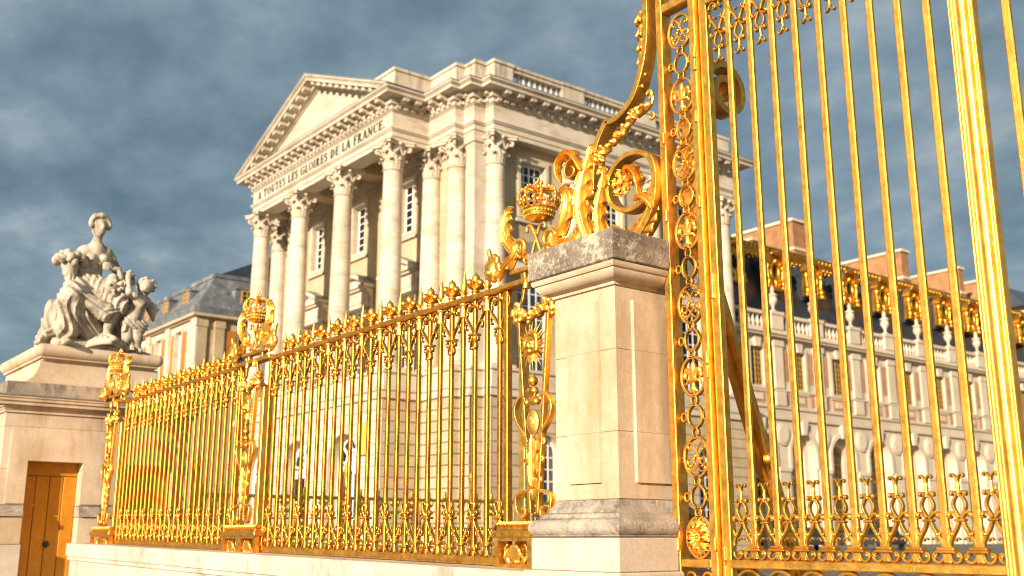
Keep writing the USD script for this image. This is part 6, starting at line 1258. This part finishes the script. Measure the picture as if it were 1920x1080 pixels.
for i, z in enumerate(zbig):
    o = part(gj, 'oval_ring', RB, 'gilding_flat', (XO, 0, z))
    if kind[i] == 'M': part(o, 'monogram', MONO, 'gilding', (XO, 0, z))
    elif kind[i] == 'L': part(o, 'fleur_de_lis', LFLAT, 'gilding_bright', (XO, YO + 0.012, z))
    else: part(o, 'rosette', ROSE, 'gilding_bright', (XO, 0, z))
    if i + 1 < len(zbig):
        zm = (z + zbig[i + 1]) / 2; h = z - zbig[i + 1]; part(gj, 'circle_ring', MED, 'gilding_flat', (XO, 0, zm))
        for zz in (z - 0.147 - (h / 2 - 0.147 - 0.088) / 2, zbig[i + 1] + 0.147 + (h / 2 - 0.147 - 0.088) / 2): part(gj, 'link_ring', LINK, 'gilding_flat', (XO, 0, zz))
m = MB().strap(oval(0, 0, 0.16, 0.10, 0.02), 0.0, 0, 0) if False else MB()
for s in (-1, 1):
    m.strap(smooth_path([(XO, 1.12), (XO + s * 0.02, 1.30), (XO + s * 0.06, 1.372), (XO + s * 0.105, 1.36), (XO + s * 0.115, 1.28), (XO + s * 0.09, 1.2)], 26), 0.02, 5.53, 5.57)
    m.strap(smooth_path([(XO, 1.30), (XO + s * 0.02, 1.345), (XO + s * 0.045, 1.33), (XO + s * 0.045, 1.30)], 14), 0.012, 5.53, 5.56)
m.ball((XO, 5.53, 1.31), 0.022, 1)
part(gj, 'foot_scroll', m, 'gilding', smooth=40)
LUG = MB().add(*[np.asarray(x) for x in rounded(-0.014, 0.014, -0.016, 0.010, -0.048, 0.048, 0.0095)])
LUGS = LUG.shape(50)
for x, z in ((-5.19, 4.54), (-4.86, 4.61), (-5.19, 3.93), (-4.86, 3.955), (-4.855, 2.82), (-4.855, 2.72), (-4.85, 5.12), (-4.85, 5.02), (-5.19, 1.56), (-4.853, 1.56)): part(gj, 'hinge_lug', LUGS, 'gilding_bright', (x, 5.498, z))
# the stay that props the jamb from behind
tp = spiral((6.02, 5.0), 0.225, 0.045, math.radians(100), math.radians(100) - 2 * PI * 1.45, 70)
for x0, x1 in ((-5.12, -4.99),):
    path = np.vstack([smooth_path([(5.66, 3.7), (5.635, 4.1), (5.65, 4.55), (5.72, 4.9), (5.84, 5.13), tp[0]], 26)[:-1], tp])
    d = np.gradient(path, axis=0); d /= np.linalg.norm(d, axis=1, keepdims=True); nr = np.stack([-d[:, 1], d[:, 0]], 1) * 0.028
    pg = [tuple(a) for a in path + nr] + [tuple(a) for a in (path - nr)[::-1]]
    mm = MB(); L = path + nr; R = path - nr
    for i in range(len(path) - 1):
        mm.hexa([(x0, *L[i]), (x1, *L[i]), (x1, *R[i]), (x0, *R[i])], [(x0, *L[i + 1]), (x1, *L[i + 1]), (x1, *R[i + 1]), (x0, *R[i + 1])])
    part(gj, 'stay_scroll', mm, 'gilding_flat')
def strut(y0, z0, y1, z1, x0, x1, w, name, mat):
    d = np.array([y1 - y0, z1 - z0]); d /= np.linalg.norm(d); n = np.array([-d[1], d[0]]) * w / 2
    a = [(y0 + n[0], z0 + n[1]), (y1 + n[0], z1 + n[1]), (y1 - n[0], z1 - n[1]), (y0 - n[0], z0 - n[1])]
    part(gj, name, MB().slab_yz(Polygon(a), x0, x1), mat)
strut(5.68, 3.70, 6.98, 0.35, -5.10, -5.05, 0.085, 'back_stay', 'gilding_flat'); strut(5.70, 3.75, 7.00, 0.35, -5.049, -4.99, 0.05, 'back_stay', 'gilding_flat')
strut(5.62, 1.55, 7.1, 0.95, -5.10, -5.04, 0.07, 'back_stay', 'gilding_flat')
part(gj, 'stay_boss', MB().lathe([(0, -0.05), (0.03, -0.05), (0.055, -0.03), (0.05, 0.0), (0.03, 0.02), (0, 0.03)], c=(-4.95, 6.25, 2.16), n=12, axis='x'), 'gilding', smooth=40)
part(gj, 'stay_foot', MB().cbox(-5.14, -4.95, 6.85, 7.15, 0.1, 0.4, 0.01), 'gilding_flat')

# ================================================================ the gate leaves
BT, TPZ = 1.462, 5.452
def go(m):   # ornament between two bars, z from the top of the gate's middle rail
    m.strap(smooth_path([(0.074, 0.092), (0.062, 0.135), (0.036, 0.175), (0.018, 0.21), (0.013, 0.235)], 20), 0.017, 5.500, 5.532)
    m.strap(smooth_path([(0.074, 0.052), (0.068, 0.022), (0.044, 0.008), (0.020, 0.018), (0.012, 0.040), (0.022, 0.056), (0.034, 0.046)], 26), 0.014, 5.500, 5.532)
    m.ball((0.026, 5.505, 0.041), (0.012, 0.014, 0.012), 1)
    m.strap(smooth_path([(0.054, 0.152), (0.066, 0.165), (0.072, 0.185), (0.066, 0.194)], 10), 0.011, 5.502, 5.526)
    m.strap(smooth_path([(0.040, 0.120), (0.026, 0.138), (0.012, 0.128)], 10), 0.009, 5.502, 5.526)
    m.ball((0.052, 5.502, 0.158), (0.011, 0.013, 0.013), 1)
    m.strap(smooth_path([(0.008, 0.245), (0.026, 0.262), (0.050, 0.275), (0.068, 0.266), (0.066, 0.250), (0.052, 0.254)], 20), 0.013, 5.498, 5.534); m.ball((0.061, 5.506, 0.262), (0.014, 0.016, 0.014), 1)
    m.strap(smooth_path([(0.006, 0.248), (0.030, 0.290), (0.036, 0.320), (0.022, 0.352), (0.006, 0.375)], 20), 0.013, 5.502, 5.530)
    m.strap(smooth_path([(0.004, 0.372), (0.022, 0.384), (0.040, 0.384), (0.042, 0.370), (0.032, 0.370)], 14), 0.011, 5.500, 5.532); m.ball((0.037, 5.505, 0.377), (0.010, 0.012, 0.010), 1)
    m.strap(smooth_path([(0.004, 0.440), (0.012, 0.470), (0.030, 0.482), (0.038, 0.472), (0.030, 0.466)], 14), 0.009, 5.502, 5.528)
GO = both(go); GO.cbox(-0.030, 0.030, 5.490, 5.540, 0.226, 0.241, 0.005)
GO.tube([(0, 5.516, 0.365), (0, 5.516, 0.41), (0, 5.516, 0.445)], [0.012, 0.010, 0.009], 8); GO.lathe([(0, 0.405), (0.014, 0.405), (0.014, 0.412), (0, 0.412)], c=(0, 5.516, 0), n=8)
GATEORN = GO.shape(40)
inv = MB(); inv.V = [GATEORN.v * [1, 1, -1]]; inv.F = [GATEORN.f[:, ::-1]]; inv.n = len(GATEORN.v)
GATEORN_UP = Shape(GATEORN.v * [1, 1, -1], GATEORN.f[:, ::-1], GATEORN.n * [1, 1, -1])
BARCOL = MB().cbox(-0.058, 0.058, 5.478, 5.556, 0.058, 0.070, 0.004).cbox(-0.050, 0.050, 5.484, 5.550, 0.070, 0.090, 0.006).shape()
def gate_leaf(label, xb, x_hinge, x_end, orn):
    xc = (x_hinge + x_end) / 2; t = thing('gate_leaf', label, 'gate', (xc, 5.52, 0.3), None); lo, hi = min(x_hinge, x_end), max(x_hinge, x_end)
    for nm, z0, z1 in (('middle_rail', 1.408, BT), ('top_rail', TPZ, TPZ + 0.055), ('upper_rail', 6.0, 6.06), ('bottom_rail', 0.30, 0.38), ('lower_rail', 1.105, 1.15)): part(t, nm, MB().cbox(lo, hi, 5.485, 5.565, z0, z1, 0.006), 'gilding_flat')
    for x in xb:
        part(t, 'bar', MB().cbox(x - 0.024, x + 0.024, 5.50, 5.536, BT + 0.0005, TPZ - 0.0005, 0.0085), 'gilding_flat')
        part(t, 'bar_collar', BARCOL, 'gilding', (x, 0, BT)); 
    for x in orn:
        part(t, 'bottom_ornament', GATEORN, 'gilding', (x, 0, BT)); part(t, 'top_ornament', GATEORN_UP, 'gilding', (x, 0, TPZ - 0.001))
    for k, x in enumerate(np.arange(lo + 0.13, hi - 0.10, 0.2475)):
        part(t, 'lower_ring', MB().strap(oval(x, 1.279, 0.108, 0.118, 0.022), 0.022, 5.505, 5.545), 'gilding', smooth=40)
    for x in np.arange(lo + 0.09, hi - 0.05, 0.19): part(t, 'lower_bar', MB().cbox(x - 0.02, x + 0.02, 5.50, 5.536, 0.38, 1.105, 0.005), 'gilding_flat')
    return t
xb = [-4.534 + 0.1893 * k for k in range(9)]
orn = [-4.628 + 0.1893 * k for k in range(10)]
gl = gate_leaf('tall gilded gate leaf with square bars, hinged on the jamb', xb, -4.725, -2.862, orn)
part(gl, 'hinge_stile', MB().cbox(-4.787, -4.7255, 5.50, 5.565, 0.25, 6.1, 0.006), 'gilding_flat'); part(gl, 'stop_strip', MB().cbox(-4.838, -4.7875, 5.545, 5.60, 0.25, 6.1, 0.005), 'gilding')
for z in (3.36, 3.27, 1.50, 1.38): part(gl, 'hinge_lug', LUGS, 'gilding_bright', (-4.775, 5.498, z))
# reeded meeting post
prof = []
for xa_, w in ((-2.868, 0.010), (-2.857, 0.022), (-2.834, 0.016), (-2.817, 0.062), (-2.754, 0.020), (-2.733, 0.012)):
    a = np.linspace(PI, 0, 9); r = w / 2; prof += [(xa_ + r + r * math.cos(q_), 5.478 - r * 0.75 * math.sin(q_)) for q_ in a]
prof += [(-2.719, 5.482), (-2.719, 5.535), (-2.868, 5.535)]
part(gl, 'meeting_post', MB().extrude(Polygon(prof).buffer(0), 0.25, 6.1), 'gilding_bright')
x2 = [-2.549 + 0.1893 * k for k in range(3)]
g2 = gate_leaf('second gilded gate leaf beyond the reeded meeting post', x2, -2.714, -2.07, [-2.644 + 0.1893 * k for k in range(3)])

# ================================================================ inner fence behind, seen through the bars
fi = thing('inner_fence', 'blurred gilded inner fence running back from the guard house', 'fence', (-18.3, 12.0, 0.3))
ys = np.arange(7.3, 16.2, 0.20); XI = -18.3
gz = lambda y: float(ground_z(XI, y))
part(fi, 'bottom_rail', MB().cbox(XI - 0.03, XI + 0.03, 7.1, 16.4, 0.75, 0.81), 'gilding_flat'); part(fi, 'top_rail', MB().cbox(XI - 0.03, XI + 0.03, 7.1, 16.4, 2.32, 2.38), 'gilding_flat')
part(fi, 'plinth', MB().box(XI - 0.2, XI + 0.2, 7.05, 16.5, 0.2, 0.72), 'wall_stone')
rn = random.Random(21)
lm = []
for k in range(9):
    a = k * 2 * PI / 9; lm.append(('e', (0.0, 0.085 * math.cos(a), 0.09 * math.sin(a)), (0.03, 0.032, 0.032)))
lm += [('e', (0, 0, 0.17), (0.03, 0.04, 0.07)), ('c', (0, 0, -0.3), (0, 0, 0), 0.02, 0.03), ('e', (0, 0.07, -0.2), (0.02, 0.05, 0.04)), ('e', (0, -0.07, -0.2), (0.02, 0.05, 0.04))]
LEAFY = blob(lm, 0.014, 0.01)
for k, y in enumerate(ys):
    part(fi, 'bar', MB().cbox(XI - 0.018, XI + 0.018, y - 0.018, y + 0.018, 0.81, 2.32, 0.004), 'gilding_flat')
    if k % 2 == 0: part(fi, 'leaf_ornament', LEAFY, 'gilding', (XI, y, 2.30))
for y in (7.2, 10.2, 13.2, 16.3):
    part(fi, 'post', MB().cbox(XI - 0.06, XI + 0.06, y - 0.06, y + 0.06, 0.72, 2.75, 0.01).lathe([(0, 2.75), (0.08, 2.75), (0.10, 2.84), (0.06, 2.93), (0.03, 3.02), (0, 3.06)], c=(XI, y, 0), n=12), 'gilding_bright', smooth=30)

# ================================================================ two dark cars in the court
def car(label, x, y, rz):
    z = float(ground_z(x, y)); t = thing('parked_car', label, 'car', (x, y, z)); c, s = math.cos(rz), math.sin(rz)
    def place(mb):
        for i in range(len(mb.V)): v = mb.V[i]; mb.V[i] = np.stack([x + 0.8 * (v[:, 0] * c - v[:, 1] * s), y + 0.8 * (v[:, 0] * s + v[:, 1] * c), z + 0.8 * v[:, 2]], 1)
        return mb
    b = Polygon(smooth_path([(-2.05, 0.35), (-2.1, 0.62), (-1.9, 0.84), (-1.1, 0.95), (0, 0.97), (1.0, 0.93), (1.75, 0.80), (2.05, 0.6), (2.0, 0.32)], 40))
    body = b.difference(unary_union([Point(-1.3, 0.32).buffer(0.36), Point(1.3, 0.32).buffer(0.36)]))
    part(t, 'body', place(MB().slab_xz(body, -0.82, 0.82)), 'car_paint')
    g = Polygon([(-1.55, 0.93), (-1.0, 1.38), (0.25, 1.42), (1.05, 0.94)])
    part(t, 'cabin', place(MB().slab_xz(g.buffer(-0.01), -0.68, 0.68)), 'dark_interior'); part(t, 'roof', place(MB().slab_xz(Polygon([(-1.02, 1.37), (0.27, 1.41), (0.2, 1.46), (-0.95, 1.43)]), -0.66, 0.66)), 'car_paint')
    for wx in (-1.3, 1.3):
        for wy in (-0.74, 0.74):
            w = part(t, 'wheel', place(MB().lathe([(0, -0.1), (0.30, -0.1), (0.32, -0.06), (0.32, 0.06), (0.30, 0.1), (0, 0.1)], c=(wx, wy, 0.32), n=20, axis='y')), 'tyre_rubber', smooth=40)
            part(w, 'rim', place(MB().lathe([(0, -0.11), (0.19, -0.11), (0.2, 0.11), (0, 0.11)], c=(wx, wy, 0.32), n=14, axis='y')), 'lead')
    for wy in (-0.6, 0.6): part(t, 'headlight', place(MB().cbox(1.98, 2.06, wy - 0.14, wy + 0.14, 0.56, 0.68, 0.02)), 'white_paint')
car('dark car parked in the court, nearer the gate jamb', -34.3, 46.0, 2.45)
car('dark car parked in the court, farther from the gate jamb', -31.4, 48.0, 2.45)
